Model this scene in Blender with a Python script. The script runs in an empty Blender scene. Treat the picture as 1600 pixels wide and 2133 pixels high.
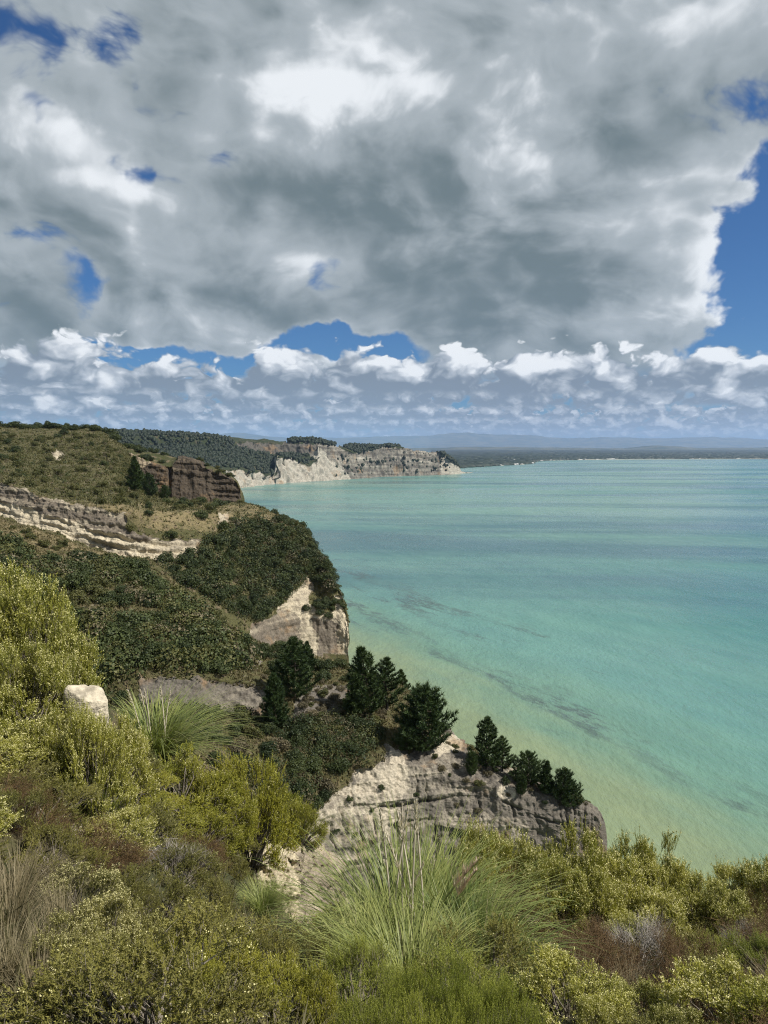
import bpy, math, random
import numpy as np
from mathutils import Vector, Matrix

# ------------------------------------------------------------------ camera, sky, sun
sc = bpy.context.scene
COL = sc.collection
F = 1480.0                 # focal length in photo pixels (photo is 1600 x 2133)
HOR = 932.0                # row of the true horizon
CX, CY = 800.0, 1066.5
HC = 120.0                 # eye above the sea, metres
PITCH = math.atan((CY - HOR) / F)
CP, SP = math.cos(PITCH), math.sin(PITCH)

cam_d = bpy.data.cameras.new('camera')
cam_d.sensor_fit = 'VERTICAL'
cam_d.sensor_height = 36.0
cam_d.lens = 36.0 * F / 2133.0
cam_d.clip_start = 0.1
cam_d.clip_end = 200000
cam = bpy.data.objects.new('camera', cam_d)
cam.location = (0, 0, HC)
cam.rotation_euler = (math.pi / 2 - PITCH, 0, 0)
COL.objects.link(cam)
sc.camera = cam

SUN_EL, SUN_AZ = math.radians(49), math.radians(108)      # azimuth clockwise from +Y (the view)
SUN_DIR = Vector((math.cos(SUN_EL) * math.sin(SUN_AZ), math.cos(SUN_EL) * math.cos(SUN_AZ), math.sin(SUN_EL)))
sun_d = bpy.data.lights.new('sun', 'SUN')
sun_d.energy = 5.0
sun_d.angle = math.radians(0.55)
sun_d.color = (1.0, 0.945, 0.86)
sun = bpy.data.objects.new('sun', sun_d)
sun.location = (300, -100, 600)
sun.rotation_euler = SUN_DIR.to_track_quat('Z', 'Y').to_euler()
COL.objects.link(sun)

sc.view_settings.view_transform = 'Standard'
sc.view_settings.look = 'None'
sc.view_settings.gamma = 1.0
sc.view_settings.exposure = 0.38
sc.view_settings.use_curve_mapping = False
sc.render.engine = 'CYCLES'
cy = sc.cycles
cy.max_bounces = 6
cy.diffuse_bounces = 2
cy.glossy_bounces = 2
cy.transmission_bounces = 3
cy.volume_bounces = 1
cy.transparent_max_bounces = 6
cy.use_adaptive_sampling = True
cy.adaptive_threshold = 0.015
cy.use_denoising = True
cy.pixel_filter_type = 'BLACKMAN_HARRIS'
cy.filter_width = 1.1
cy.sample_clamp_indirect = 4.0
try:
    cy.denoiser = 'OPENIMAGEDENOISE'
    cy.denoising_prefilter = 'NONE'
except Exception:
    pass


class NT:
    """small helper that writes shader nodes"""
    def __init__(s, tree):
        s.t = tree
        s.n = tree.nodes
        s.l = tree.links

    def put(s, sock, v):
        if isinstance(v, bpy.types.NodeSocket):
            s.l.new(v, sock)
        elif v is not None:
            if hasattr(sock.default_value, '__len__') and not hasattr(v, '__len__'):
                v = (v,) * len(sock.default_value)
            if hasattr(v, '__len__') and len(sock.default_value) == 4 and len(v) == 3:
                v = (*v, 1)
            sock.default_value = v

    def m(s, op, a, b=None, c=None, clamp=False):
        n = s.n.new('ShaderNodeMath')
        n.operation = op
        n.use_clamp = clamp
        for i, v in enumerate((a, b, c)):
            if v is not None:
                s.put(n.inputs[i], v)
        return n.outputs[0]

    def add(s, a, b): return s.m('ADD', a, b)
    def sub(s, a, b): return s.m('SUBTRACT', a, b)
    def mul(s, a, b): return s.m('MULTIPLY', a, b)

    def mr(s, v, a, b, c=0.0, d=1.0, smooth=True):
        n = s.n.new('ShaderNodeMapRange')
        n.interpolation_type = 'SMOOTHSTEP' if smooth else 'LINEAR'
        for i, x in enumerate((v, a, b, c, d)):
            s.put(n.inputs[i], x)
        return n.outputs[0]

    def mix(s, f, a, b, blend='MIX'):
        n = s.n.new('ShaderNodeMix')
        n.data_type = 'RGBA'
        n.blend_type = blend
        s.put(n.inputs[0], f)
        s.put(n.inputs[6], a)
        s.put(n.inputs[7], b)
        return n.outputs[2]

    def xyz(s, x, y, z):
        n = s.n.new('ShaderNodeCombineXYZ')
        for i, v in enumerate((x, y, z)):
            s.put(n.inputs[i], v)
        return n.outputs[0]

    def sep(s, v):
        n = s.n.new('ShaderNodeSeparateXYZ')
        s.l.new(v, n.inputs[0])
        return n.outputs

    def noise(s, v, scale, detail=4.0, rough=0.55, dist=0.0, lac=2.0, color=False):
        n = s.n.new('ShaderNodeTexNoise')
        n.noise_dimensions = '3D'
        if v is not None:
            s.l.new(v, n.inputs['Vector'])
        n.inputs['Scale'].default_value = scale
        n.inputs['Detail'].default_value = detail
        n.inputs['Roughness'].default_value = rough
        n.inputs['Distortion'].default_value = dist
        n.inputs['Lacunarity'].default_value = lac
        return n.outputs[1 if color else 0]

    def vm(s, op, a, b=None):
        n = s.n.new('ShaderNodeVectorMath')
        n.operation = op
        s.put(n.inputs[0], a)
        if b is not None:
            s.put(n.inputs[3 if op == 'SCALE' else 1], b)
        return n.outputs[0]


def make_world():
    w = bpy.data.worlds.new('World')
    sc.world = w
    w.use_nodes = True
    w.cycles.sampling_method = 'NONE'
    t = w.node_tree
    t.nodes.clear()
    k = NT(t)
    sky = t.nodes.new('ShaderNodeTexSky')
    sky.sky_type = 'NISHITA'
    sky.sun_disc = False
    sky.sun_elevation = SUN_EL
    sky.sun_rotation = SUN_AZ
    sky.air_density = 1.0
    sky.dust_density = 0.25
    sky.ozone_density = 2.5
    skyc = k.mix(1.0, sky.outputs[0], (0.30, 0.66, 1.10), 'MULTIPLY')
    d = t.nodes.new('ShaderNodeTexCoord').outputs['Generated']
    x, y, z = k.sep(d)
    az = k.mul(k.m('ARCTAN2', x, y), 180 / math.pi)
    el = k.mul(k.m('ARCSINE', z), 180 / math.pi)

    def pix(px, py):                       # photo pixel -> azimuth, elevation in degrees
        yu = (CY - py) / F
        v = Vector(((px - CX) / F, CP + yu * SP, -SP + yu * CP)).normalized()
        return math.degrees(math.atan2(v.x, v.y)), math.degrees(math.asin(v.z))

    wob = k.sep(k.vm('SUBTRACT', k.noise(k.xyz(az, el, 3.1), 0.10, 5, 0.6, color=True), (0.5, 0.5, 0.5)))
    azw = k.add(az, k.mul(wob[0], 9.0))
    elw = k.add(el, k.mul(wob[1], 7.0))

    def blob(px, py, rx, ry):              # soft patch of the cloud deck, centred on a direction
        a, e = pix(px, py)
        q = k.add(k.m('POWER', k.mul(k.sub(azw, a), F / rx / 57.3), 2.0), k.m('POWER', k.mul(k.sub(elw, e), F / ry / 57.3), 2.0))
        return k.mr(q, 0.0, 1.0, 1.0, 0.0)

    def blobs(lst):
        tot = None
        for (px, py, rx, ry, s) in lst:
            b = k.mul(blob(px, py, rx, ry), s)
            tot = b if tot is None else k.add(tot, b)
        return tot

    def puffs(v, scale, detail, rough=0.5):          # cauliflower heads, 0 at the rim of a puff to 1 at its middle
        n = t.nodes.new('ShaderNodeTexVoronoi')
        n.voronoi_dimensions = '2D'
        n.feature = 'F1'
        k.l.new(v, n.inputs['Vector'])
        n.inputs['Scale'].default_value = scale
        n.inputs['Detail'].default_value = detail
        n.inputs['Roughness'].default_value = rough
        return k.sub(1.0, n.outputs['Distance'])

    # --- broken cloud deck: noise over the dome, a little flattened towards the horizon
    q = k.xyz(k.mul(az, 0.050), k.mul(el, 0.078), 1.7)
    warp = k.vm('SCALE', k.vm('SUBTRACT', k.noise(q, 1.3, 3, 0.5, color=True), (0.5, 0.5, 0.5)), 0.55)
    qa = k.vm('ADD', q, warp)
    SUNO = (0.075, 0.060, 0.0)
    v1, v2 = puffs(qa, 3.4, 4, 0.55), puffs(k.vm('ADD', qa, SUNO), 3.4, 2, 0.5)
    n1 = k.add(k.noise(qa, 1.15, 8, 0.52), k.mul(k.sub(v1, 0.50), 0.24))
    n2 = k.add(k.noise(k.vm('ADD', qa, SUNO), 1.15, 5, 0.52), k.mul(k.sub(v2, 0.50), 0.24))
    n3 = k.noise(qa, 3.1, 7, 0.58)
    gaps = blobs([(20, 40, 120, 120, .20), (190, 90, 130, 80, .16), (90, 215, 70, 50, .16), (690, 565, 95, 65, .24), (1590, 580, 120, 180, .46),
                  (1600, 360, 90, 70, .26), (150, 600, 110, 65, .20), (330, 755, 250, 40, .40), (690, 730, 260, 50, .48), (250, 720, 150, 40, .2),
                  (1530, 735, 200, 55, .40), (455, 510, 40, 40, .12), (290, 375, 30, 60, .12),
                  (410, 615, 80, 50, .18)])
    solid = blobs([(900, 250, 900, 330, .14), (1150, 520, 560, 230, .14), (150, 480, 330, 150, .12), (700, 620, 300, 110, .10),
                   (40, 640, 150, 120, .26), (380, 670, 200, 95, .34), (1400, 650, 240, 90, .10), (1150, 720, 330, 110, .26), (520, 690, 130, 60, .16), (300, 790, 500, 30, -.2)])
    cov = k.add(k.sub(k.add(n1, solid), gaps), 0.075)
    alpha = k.mr(cov, 0.275, 0.455)
    alpha = k.mul(alpha, k.mr(el, 3.6, 6.6))
    thick = k.mr(cov, 0.36, 0.70)
    side = k.mul(k.sub(n1, n2), 1.9)
    bright = blobs([(800, 130, 260, 130, .36), (600, 250, 260, 110, .34), (1080, 300, 170, 130, .30), (1420, 420, 190, 130, .22),
                    (60, 240, 130, 80, .20), (180, 310, 110, 70, .22), (260, 420, 90, 90, .18), (330, 520, 90, 70, .16), (1320, 80, 330, 110, .20), (340, 470, 120, 160, .12), (620, 490, 130, 80, .14),
                    (1500, 600, 170, 110, .20), (430, 690, 160, 70, .22), (1350, 660, 250, 50, .18), (1560, 80, 160, 120, .16)])
    dark = blobs([(700, 400, 330, 110, .24), (1420, 210, 330, 120, .24), (1000, 600, 330, 130, .20), (420, 300, 170, 170, .14),
                  (250, 500, 260, 110, .12), (900, 60, 160, 60, .10), (60, 640, 130, 80, .22), (1350, 560, 200, 60, .08), (560, 640, 200, 70, .12)])
    lum = k.add(k.add(k.mul(k.sub(1.0, thick), 0.30), side), k.add(k.mul(k.sub(n3, 0.5), 0.50), k.mul(k.sub(bright, dark), 1.65)))
    lum = k.add(lum, 0.19)
    lumc = k.m('MINIMUM', k.m('MAXIMUM', lum, -0.6), 1.0)
    ccol = k.mix(k.mr(lumc, -0.40, 0.60), (0.148, 0.192, 0.205), (0.42, 0.465, 0.495))
    ccol = k.mix(k.mr(lumc, 0.45, 1.0), ccol, (0.86, 0.89, 0.92))

    # --- rows of fair-weather cumulus towards the horizon, far rows first
    rows = [(0.7, 1.6, 0.50, 0.80, 11.0, 0.38), (1.2, 1.9, 0.40, 0.84, 23.0, 0.28), (1.9, 2.5, 0.28, 0.90, 37.0, 0.16),
            (2.7, 3.3, 0.19, 0.96, 51.0, 0.06), (3.6, 4.4, 0.135, 1.0, 67.0, 0.0)]
    hcol, hal = None, None
    layers = []
    for (e0, h, s, br, seed, hz) in rows:
        v = k.m('DIVIDE', k.sub(el, e0), h)
        p = k.xyz(az, k.mul(el, 1.5), seed)
        so = (0.16 / s, 0.22 / s, 0.0)
        pw = k.vm('ADD', p, k.vm('SCALE', k.vm('SUBTRACT', k.noise(p, s * 3.0, 2, 0.5, color=True), (0.5, 0.5, 0.5)), 0.5 / s))
        a = k.add(k.noise(p, s * 1.1, 6, 0.55), k.mul(k.sub(puffs(pw, s * 1.9, 3, 0.55), 0.44), 0.34))
        b = k.add(k.noise(k.vm('ADD', p, so), s * 1.1, 4, 0.55), k.mul(k.sub(puffs(k.vm('ADD', pw, so), s * 1.9, 2, 0.5), 0.44), 0.34))
        big = k.noise(k.xyz(az, 0.0, seed + 5), s * 0.33, 2, 0.5)
        top = k.add(k.mul(k.m('POWER', k.m('ABSOLUTE', v), 1.3), 0.40), k.mul(k.sub(0.47, big), 0.55))
        dens = k.sub(a, top)
        al = k.mul(k.mr(dens, 0.105, 0.20), k.mr(k.add(v, k.mul(k.sub(a, 0.5), 0.35)), -0.04, 0.16))
        lit = k.add(k.add(k.mul(k.sub(a, b), 2.0), k.mul(v, 0.62)), k.mul(k.sub(a, 0.5), 0.6))
        c = k.mix(k.mr(lit, -0.1, 0.42), (0.205, 0.245, 0.295), (0.50, 0.54, 0.59))
        c = k.mix(k.mr(lit, 0.30, 0.72), c, (0.93 * br, 0.95 * br, 0.97 * br))
        c = k.mix(hz, c, (0.31, 0.395, 0.51))
        layers.append((c, al))

    bg_sky = t.nodes.new('ShaderNodeBackground')
    k.l.new(skyc, bg_sky.inputs[0])
    bg_sky.inputs[1].default_value = 0.052
    col, al = ccol, alpha
    tot = al
    for (c, a) in layers:
        col = k.mix(a, col, c)
        tot = k.sub(1.0, k.mul(k.sub(1.0, tot), k.sub(1.0, a)))
    # a thin veil of distant cloud right above the horizon
    veil = k.mr(el, 3.4, 0.6)
    bg_c = t.nodes.new('ShaderNodeBackground')
    col = k.mix(k.mul(veil, k.sub(1.0, tot)), col, (0.215, 0.315, 0.45))
    tot = k.m('MAXIMUM', tot, k.mul(veil, 0.85))
    k.l.new(col, bg_c.inputs[0])
    bg_c.inputs[1].default_value = 0.77
    ms = t.nodes.new('ShaderNodeMixShader')
    k.l.new(tot, ms.inputs[0])
    k.l.new(bg_sky.outputs[0], ms.inputs[1])
    k.l.new(bg_c.outputs[0], ms.inputs[2])
    out = t.nodes.new('ShaderNodeOutputWorld')
    k.l.new(ms.outputs[0], out.inputs[0])


make_world()


# ------------------------------------------------------------------ helpers: noise, pixels, meshes
def _hash(ix, iy, iz):
    h = (ix * 374761393 + iy * 668265263 + iz * 2147483647 * 3 + 1274126177) & 0xFFFFFFFF
    h = ((h ^ (h >> 13)) * 1274126177) & 0xFFFFFFFF
    h = ((h ^ (h >> 16)) * 2246822519) & 0xFFFFFFFF
    return ((h ^ (h >> 15)) & 0xFFFFFF) / float(0xFFFFFF)


def vnoise(p):
    """value noise in -1..1 for an (n, 3) array"""
    p = np.asarray(p, dtype=np.float64)
    i = np.floor(p).astype(np.int64)
    f = p - i
    f = f * f * f * (f * (f * 6 - 15) + 10)
    x, y, z = i[:, 0], i[:, 1], i[:, 2]
    r = 0
    for dx in (0, 1):
        wx = f[:, 0] if dx else 1 - f[:, 0]
        for dy in (0, 1):
            wy = f[:, 1] if dy else 1 - f[:, 1]
            for dz in (0, 1):
                wz = f[:, 2] if dz else 1 - f[:, 2]
                r = r + wx * wy * wz * _hash(x + dx, y + dy, z + dz)
    return r * 2 - 1


def fbm(p, octv=4, gain=0.5):
    p = np.asarray(p, dtype=np.float64)
    a, t, n = 1.0, 0.0, 0.0
    for o in range(octv):
        t = t + a * vnoise(p * (2.03 ** o) + 17.3 * o)
        n += a
        a *= gain
    return t / n * 1.6


def ray(px, py):
    yu = (CY - np.asarray(py, float)) / F
    xr = (np.asarray(px, float) - CX) / F
    dy = CP + yu * SP
    return xr / dy, (-SP + yu * CP) / dy      # X and Z per metre of depth Y


def P(px, py, Y):
    a, b = ray(px, py)
    return np.stack([a * Y, np.asarray(Y, float) + 0 * a, HC + b * Y], -1)


def Pz(px, py, z):                            # where the pixel meets the level z
    a, b = ray(px, py)
    Y = (z - HC) / b
    return np.stack([a * Y, Y, HC + b * Y], -1)


def project(p):
    x, y, z = p[..., 0], p[..., 1], p[..., 2] - HC
    dep = y * CP - z * SP
    up = y * SP + z * CP
    return CX + F * x / dep, CY - F * up / dep


def pchip(xs, ys, x):
    xs, ys = np.asarray(xs, float), np.asarray(ys, float)
    h = np.diff(xs)
    d = np.diff(ys) / h
    m = np.zeros_like(ys)
    if len(xs) > 2:
        w1, w2 = 2 * h[1:] + h[:-1], h[1:] + 2 * h[:-1]
        ok = d[:-1] * d[1:] > 0
        with np.errstate(divide='ignore', invalid='ignore'):
            mm = (w1 + w2) / (w1 / d[:-1] + w2 / d[1:])
        m[1:-1] = np.where(ok, mm, 0)
    m[0], m[-1] = d[0], d[-1]
    x = np.clip(x, xs[0], xs[-1])
    i = np.clip(np.searchsorted(xs, x) - 1, 0, len(h) - 1)
    t = (x - xs[i]) / h[i]
    return ((2 * t**3 - 3 * t**2 + 1) * ys[i] + (t**3 - 2 * t**2 + t) * h[i] * m[i]
            + (-2 * t**3 + 3 * t**2) * ys[i + 1] + (t**3 - t**2) * h[i] * m[i + 1])


def inside(poly, x, y):
    poly = np.asarray(poly, float)
    r = np.zeros(x.shape, bool)
    n = len(poly)
    for i in range(n):
        x0, y0 = poly[i]
        x1, y1 = poly[(i + 1) % n]
        if y0 == y1:
            continue
        c = ((y0 > y) != (y1 > y)) & (x < (x1 - x0) * (y - y0) / (y1 - y0) + x0)
        r ^= c
    return r


def new_mesh(name, verts, faces, mats, smooth=False, mat_idx=None, attrs=None):
    """faces: an (n, k) array, or a list of such arrays"""
    me = bpy.data.meshes.new(name)
    verts = np.ascontiguousarray(verts, dtype=np.float32)
    fl = faces if isinstance(faces, list) else [faces]
    fl = [np.asarray(f, dtype=np.int32) for f in fl if len(f)]
    me.vertices.add(len(verts))
    me.vertices.foreach_set('co', verts.ravel())
    loops = np.concatenate([f.ravel() for f in fl])
    sizes = np.concatenate([np.full(len(f), f.shape[1], np.int32) for f in fl])
    me.loops.add(len(loops))
    me.loops.foreach_set('vertex_index', loops)
    me.polygons.add(len(sizes))
    me.polygons.foreach_set('loop_start', np.concatenate([[0], np.cumsum(sizes)[:-1]]).astype(np.int32))
    me.polygons.foreach_set('loop_total', sizes)
    if smooth:
        me.polygons.foreach_set('use_smooth', np.ones(len(sizes), bool))
    for m in (mats if isinstance(mats, (list, tuple)) else [mats]):
        me.materials.append(m)
    if mat_idx is not None:
        me.polygons.foreach_set('material_index', np.asarray(mat_idx, np.int32))
    for k, v in (attrs or {}).items():
        a = me.attributes.new(k, 'FLOAT_COLOR', 'POINT')
        a.data.foreach_set('color', np.ascontiguousarray(v, dtype=np.float32).ravel())
    me.update(calc_edges=True)
    me.validate()
    return me


def link(name, me, parent=None, loc=None):
    o = bpy.data.objects.new(name, me)
    COL.objects.link(o)
    if parent is not None:
        o.parent = parent
    if loc is not None:
        o.location = loc
    return o


def tag(o, label=None, cat=None, group=None, kind=None):
    for k, v in (('label', label), ('category', cat), ('group', group), ('kind', kind)):
        if v:
            o[k] = v
    return o


# ------------------------------------------------------------------ materials
def base_mat(name, rough=0.9):
    m = bpy.data.materials.new(name)
    m.use_nodes = True
    t = m.node_tree
    b = t.nodes['Principled BSDF']
    b.inputs['Roughness'].default_value = rough
    b.inputs['Specular IOR Level'].default_value = 0.25
    return m, NT(t), b


def land_mat(name, s=1.0, tilt=(0.03, -0.02), pale=(0.56, 0.50, 0.39), grey=(0.185, 0.165, 0.14), dirt=(0.15, 0.115, 0.075),
             turf=(0.072, 0.070, 0.028), straw=(0.20, 0.16, 0.085), bump=0.5):
    """bare rock in beds, brown soil and dry turf; attribute cover = (rock, pale, straw)"""
    m, k, b = base_mat(name, 0.95)
    t = m.node_tree
    pos = t.nodes.new('ShaderNodeNewGeometry').outputs['Position']
    at = t.nodes.new('ShaderNodeAttribute')
    at.attribute_name = 'cover'
    r, pl, st = k.sep(at.outputs['Vector'])
    x, y, z = k.sep(pos)
    zt = k.add(z, k.add(k.mul(x, tilt[0]), k.mul(y, tilt[1])))
    beds = k.noise(k.xyz(k.mul(x, 0.06), k.mul(y, 0.06), zt), 0.55 * s, 4, 0.6)
    fine = k.noise(k.xyz(k.mul(x, 0.10), k.mul(y, 0.10), zt), 2.6 * s, 3, 0.6)
    streak = k.noise(k.xyz(x, y, k.mul(z, 0.10)), 0.55 * s, 5, 0.6)
    blot = k.noise(pos, 0.16 * s, 5, 0.6)
    grain = k.noise(pos, 2.2 * s, 5, 0.65)
    pv = k.add(pl, k.mul(k.sub(beds, 0.5), 1.5))
    pv = k.add(pv, k.mul(k.sub(streak, 0.5), -0.9))
    pv = k.add(pv, k.mul(k.sub(blot, 0.5), 0.5))
    rc = k.mix(k.mr(pv, 0.15, 0.95), grey, pale)
    rc = k.mix(k.mr(fine, 0.52, 0.72, 0.0, 0.45), rc, tuple(c * 0.62 for c in grey))
    rc = k.mix(k.mr(streak, 0.56, 0.74, 0.0, 0.5), rc, tuple(c * 0.8 for c in dirt))
    rust = k.mr(k.noise(pos, 0.11 * s, 4, 0.6), 0.56, 0.70, 0.0, 0.55)
    rc = k.mix(rust, rc, (0.27, 0.17, 0.085))
    gv = k.add(st, k.mul(k.sub(k.noise(pos, 0.22 * s, 5, 0.65), 0.5), 1.6))
    gc = k.mix(k.mr(gv, 0.2, 0.9), turf, straw)
    gc = k.mix(k.mr(k.noise(pos, 0.5 * s, 5, 0.65), 0.50, 0.68), gc, dirt)
    c = k.mix(k.mr(k.add(r, k.mul(k.sub(grain, 0.5), 0.7)), 0.35, 0.65), gc, rc)
    c = k.mix(1.0, c, k.mix(k.mr(grain, 0.3, 0.7), (0.62, 0.62, 0.62), (1.15, 1.15, 1.15)), 'MULTIPLY')
    k.l.new(c, b.inputs['Base Color'])
    bp = t.nodes.new('ShaderNodeBump')
    bp.inputs['Strength'].default_value = bump
    bp.inputs['Distance'].default_value = 0.5 / s
    k.l.new(k.add(grain, k.mul(fine, 0.5)), bp.inputs['Height'])
    k.l.new(bp.outputs[0], b.inputs['Normal'])
    return m


def leaf_mat(name, c1, c2, trans=0.25, scale=0.6, rough=0.6, spec=0.3, island=True):
    """leaf colour between c1 and c2, changing from plant to plant, clump to clump and leaf to leaf"""
    m, k, b = base_mat(name, rough)
    t = m.node_tree
    oi = t.nodes.new('ShaderNodeObjectInfo')
    geo = t.nodes.new('ShaderNodeNewGeometry')
    n = k.noise(geo.outputs['Position'], scale, 3, 0.6)
    f = k.add(k.mul(oi.outputs['Random'], 0.45), k.mul(k.sub(n, 0.28), 1.1))
    if island:
        f = k.add(f, k.mul(k.sub(geo.outputs['Random Per Island'], 0.5), 0.5))
    c = k.mix(k.mr(f, 0.05, 0.95, smooth=False), c1, c2)
    k.l.new(c, b.inputs['Base Color'])
    b.inputs['Specular IOR Level'].default_value = spec
    if trans > 0:
        tr = t.nodes.new('ShaderNodeBsdfTranslucent')
        k.l.new(k.mix(1.0, c, (1.25, 1.3, 0.7), 'MULTIPLY'), tr.inputs[0])
        ms = t.nodes.new('ShaderNodeMixShader')
        ms.inputs[0].default_value = trans
        k.l.new(b.outputs[0], ms.inputs[1])
        k.l.new(tr.outputs[0], ms.inputs[2])
        k.l.new(ms.outputs[0], t.nodes['Material Output'].inputs[0])
    return m


def wood_mat(name, c1, c2):
    m, k, b = base_mat(name, 0.9)
    geo = m.node_tree.nodes.new('ShaderNodeNewGeometry')
    n = k.noise(geo.outputs['Position'], 6.0, 4, 0.6)
    k.l.new(k.mix(k.mr(n, 0.3, 0.7), c1, c2), b.inputs['Base Color'])
    return m


# ------------------------------------------------------------------ lofted land
class Loft:
    """land surface through rows of (photo px, photo py, depth in metres), back row first"""
    def __init__(s, name, rows, px, mat, subs, disp, cover, back=0.0, wrap=None, foot=None, smooth_rows=True):
        cols = np.asarray(px, float)
        R = []
        for row in rows:
            a = np.asarray(row, float)
            R.append(P(cols, pchip(a[:, 0], a[:, 1], cols), pchip(a[:, 0], a[:, 2], cols)))
        if back:                                   # the land goes on, falling away behind its skyline
            T = R[0].copy()
            zz = T[:, 2] - HC
            k1 = (T[:, 1] + back) / T[:, 1]
            B = np.stack([T[:, 0] * k1, T[:, 1] * k1, HC + np.minimum(zz * k1, zz) - back * 0.10], -1)
            R.insert(0, B)
            subs = [max(4, subs[0] // 3)] + list(subs)
        if foot:                                   # down to below the sea
            L = R[-1].copy()
            L[:, 1] -= foot[0]
            L[:, 2] = foot[1]
            R.append(L)
            subs = list(subs) + [foot[2]]
        R = np.array(R)
        if wrap:                                   # right end turns the corner and runs back out of sight
            n, dY, dpx = wrap
            ex = []
            for i in range(1, n + 1):
                f = i / n
                e = R[:, -1].copy()
                k1 = 1 + f * dY / e[:, 1]
                X = (e[:, 0] / e[:, 1] - dpx / F * math.sqrt(f)) * e[:, 1] * k1
                e2 = np.stack([X, e[:, 1] * k1, np.minimum(HC + (e[:, 2] - HC) * k1, e[:, 2])], -1)
                ex.append(e2)
            R = np.concatenate([R, np.array(ex).transpose(1, 0, 2)], 1)
        t = np.concatenate([[0]] + [np.arange(1, n + 1) / n + i for i, n in enumerate(subs)])
        i0 = np.clip(np.floor(t).astype(int), 0, len(R) - 2)
        f = t - i0
        G = R[i0] * (1 - f)[:, None, None] + R[i0 + 1] * f[:, None, None]
        if smooth_rows:
            for _ in range(2):
                G[1:-1] = 0.25 * G[:-2] + 0.5 * G[1:-1] + 0.25 * G[2:]
        nr, nc = G.shape[:2]
        du, dv = np.gradient(G, axis=1), np.gradient(G, axis=0)
        N = np.cross(dv, du)
        N /= np.linalg.norm(N, axis=2, keepdims=True) + 1e-9
        # normals look towards the eye
        tov = np.array([0, 0, HC]) - G
        sg = np.sign((N * tov).sum(2, keepdims=True))
        sg[sg == 0] = 1
        med = np.sign(np.median(sg)) or 1.0
        N = N * med
        s.front = (t >= (0.97 if back else 0.0))[:, None] & (np.arange(nc) < len(cols))[None]
        s.qx, s.qy = project(G)
        C = cover(s, G, N)
        s.cover = C
        s.t = np.repeat(t[:, None], nc, 1)
        G = disp(s, G, N, C)
        s.G, s.N = G, N
        s.nr, s.nc = nr, nc
        idx = np.arange(nr * nc).reshape(nr, nc)
        q = np.stack([idx[:-1, :-1], idx[1:, :-1], idx[1:, 1:], idx[:-1, 1:]], -1).reshape(-1, 4)
        if med > 0:
            pass
        at = np.ones((nr * nc, 4))
        at[:, :3] = C.reshape(-1, 3)
        me = new_mesh(name, G.reshape(-1, 3), q, mat, smooth=True, attrs={'cover': at})
        s.obj = link(name, me)
        s.obj['kind'] = 'structure'
        d1 = np.linalg.norm(G[1:, :-1] - G[:-1, :-1], axis=2)
        d2 = np.linalg.norm(G[:-1, 1:] - G[:-1, :-1], axis=2)
        s.area = d1 * d2
        s.qx, s.qy = project(G)

    def at_pixel(s, px, py):
        d = (s.qx - px) ** 2 + (s.qy - py) ** 2
        i = np.unravel_index(np.argmin(d), d.shape)
        return s.G[i].copy()

    def scatter(s, poly, n, spacing, rng, pick=None, taken=None):
        """points inside a photo polygon, even over the ground, at least spacing apart"""
        qx, qy = s.qx[:-1, :-1], s.qy[:-1, :-1]
        mask = inside(poly, qx, qy) & s.front[:-1, :-1]
        if pick is not None:
            mask &= pick(s)[:-1, :-1]
        w = np.where(mask, s.area, 0).ravel()
        if w.sum() <= 0:
            return []
        w = w / w.sum()
        ids = rng.choice(len(w), size=min(n * 14, 40000), p=w)
        pts = taken if taken is not None else []
        out = []
        for i in ids:
            a, b2 = divmod(int(i), s.nc - 1)
            g = s.G[a, b2]
            sp = spacing * rng.uniform(0.75, 1.3)
            if all((g[0] - o[0]) ** 2 + (g[1] - o[1]) ** 2 + 0.6 * (g[2] - o[2]) ** 2 > sp * sp for o in pts):
                pts.append(g)
                out.append((g.copy(), s.N[a, b2]))
                if len(out) >= n:
                    break
        return out


def ragged(s, amp, freq=0.03, seed=0.0):
    q = np.stack([s.qx * freq, s.qy * freq, np.full_like(s.qx, seed)], -1).reshape(-1, 3)
    a = fbm(q, 4).reshape(s.qx.shape) * amp
    b = fbm(q + 31.7, 4).reshape(s.qx.shape) * amp
    return s.qx + a, s.qy + b


def shp(f, G, *a):
    return f(G.reshape(-1, 3), *a).reshape(G.shape[:2])


def rock_relief(G, C, s, beds=0.5, gully=0.8, rough=0.4, tilt=(0.03, -0.02)):
    """hard and soft beds, gullies and broken faces, metres along the normal, on the rock only"""
    zt = G[..., 2] + tilt[0] * G[..., 0] + tilt[1] * G[..., 1]
    zt = zt + 0.5 / s * shp(lambda p: fbm(p * 0.08 * s, 3), G)
    q = np.stack([G[..., 0] * 0.03 * s, G[..., 1] * 0.03 * s, zt * 0.55 * s], -1)
    b = shp(lambda p: vnoise(p), q)
    b2 = shp(lambda p: vnoise(p * 2.7 + 9.1), q)
    led = np.tanh(b * 9) * 0.7 + np.tanh(b2 * 10) * 0.35
    q2 = np.stack([G[..., 0] * 0.30 * s, G[..., 1] * 0.30 * s, G[..., 2] * 0.05 * s], -1)
    gu = -np.abs(shp(lambda p: fbm(p, 4), q2))
    fine = shp(lambda p: fbm(p * 0.7 * s, 5, 0.6), G)
    brk = np.clip(0.55 + 0.9 * shp(lambda p: fbm(p * 0.16 * s + 3.3, 3), G), 0.05, 1.4)
    pit = -np.maximum(0, shp(lambda p: vnoise(p * 0.9 * s + 7), G) - 0.35)
    return C[..., 0] * (beds * led * brk + gully * gu + rough * fine + 1.6 * rough * pit)


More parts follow.
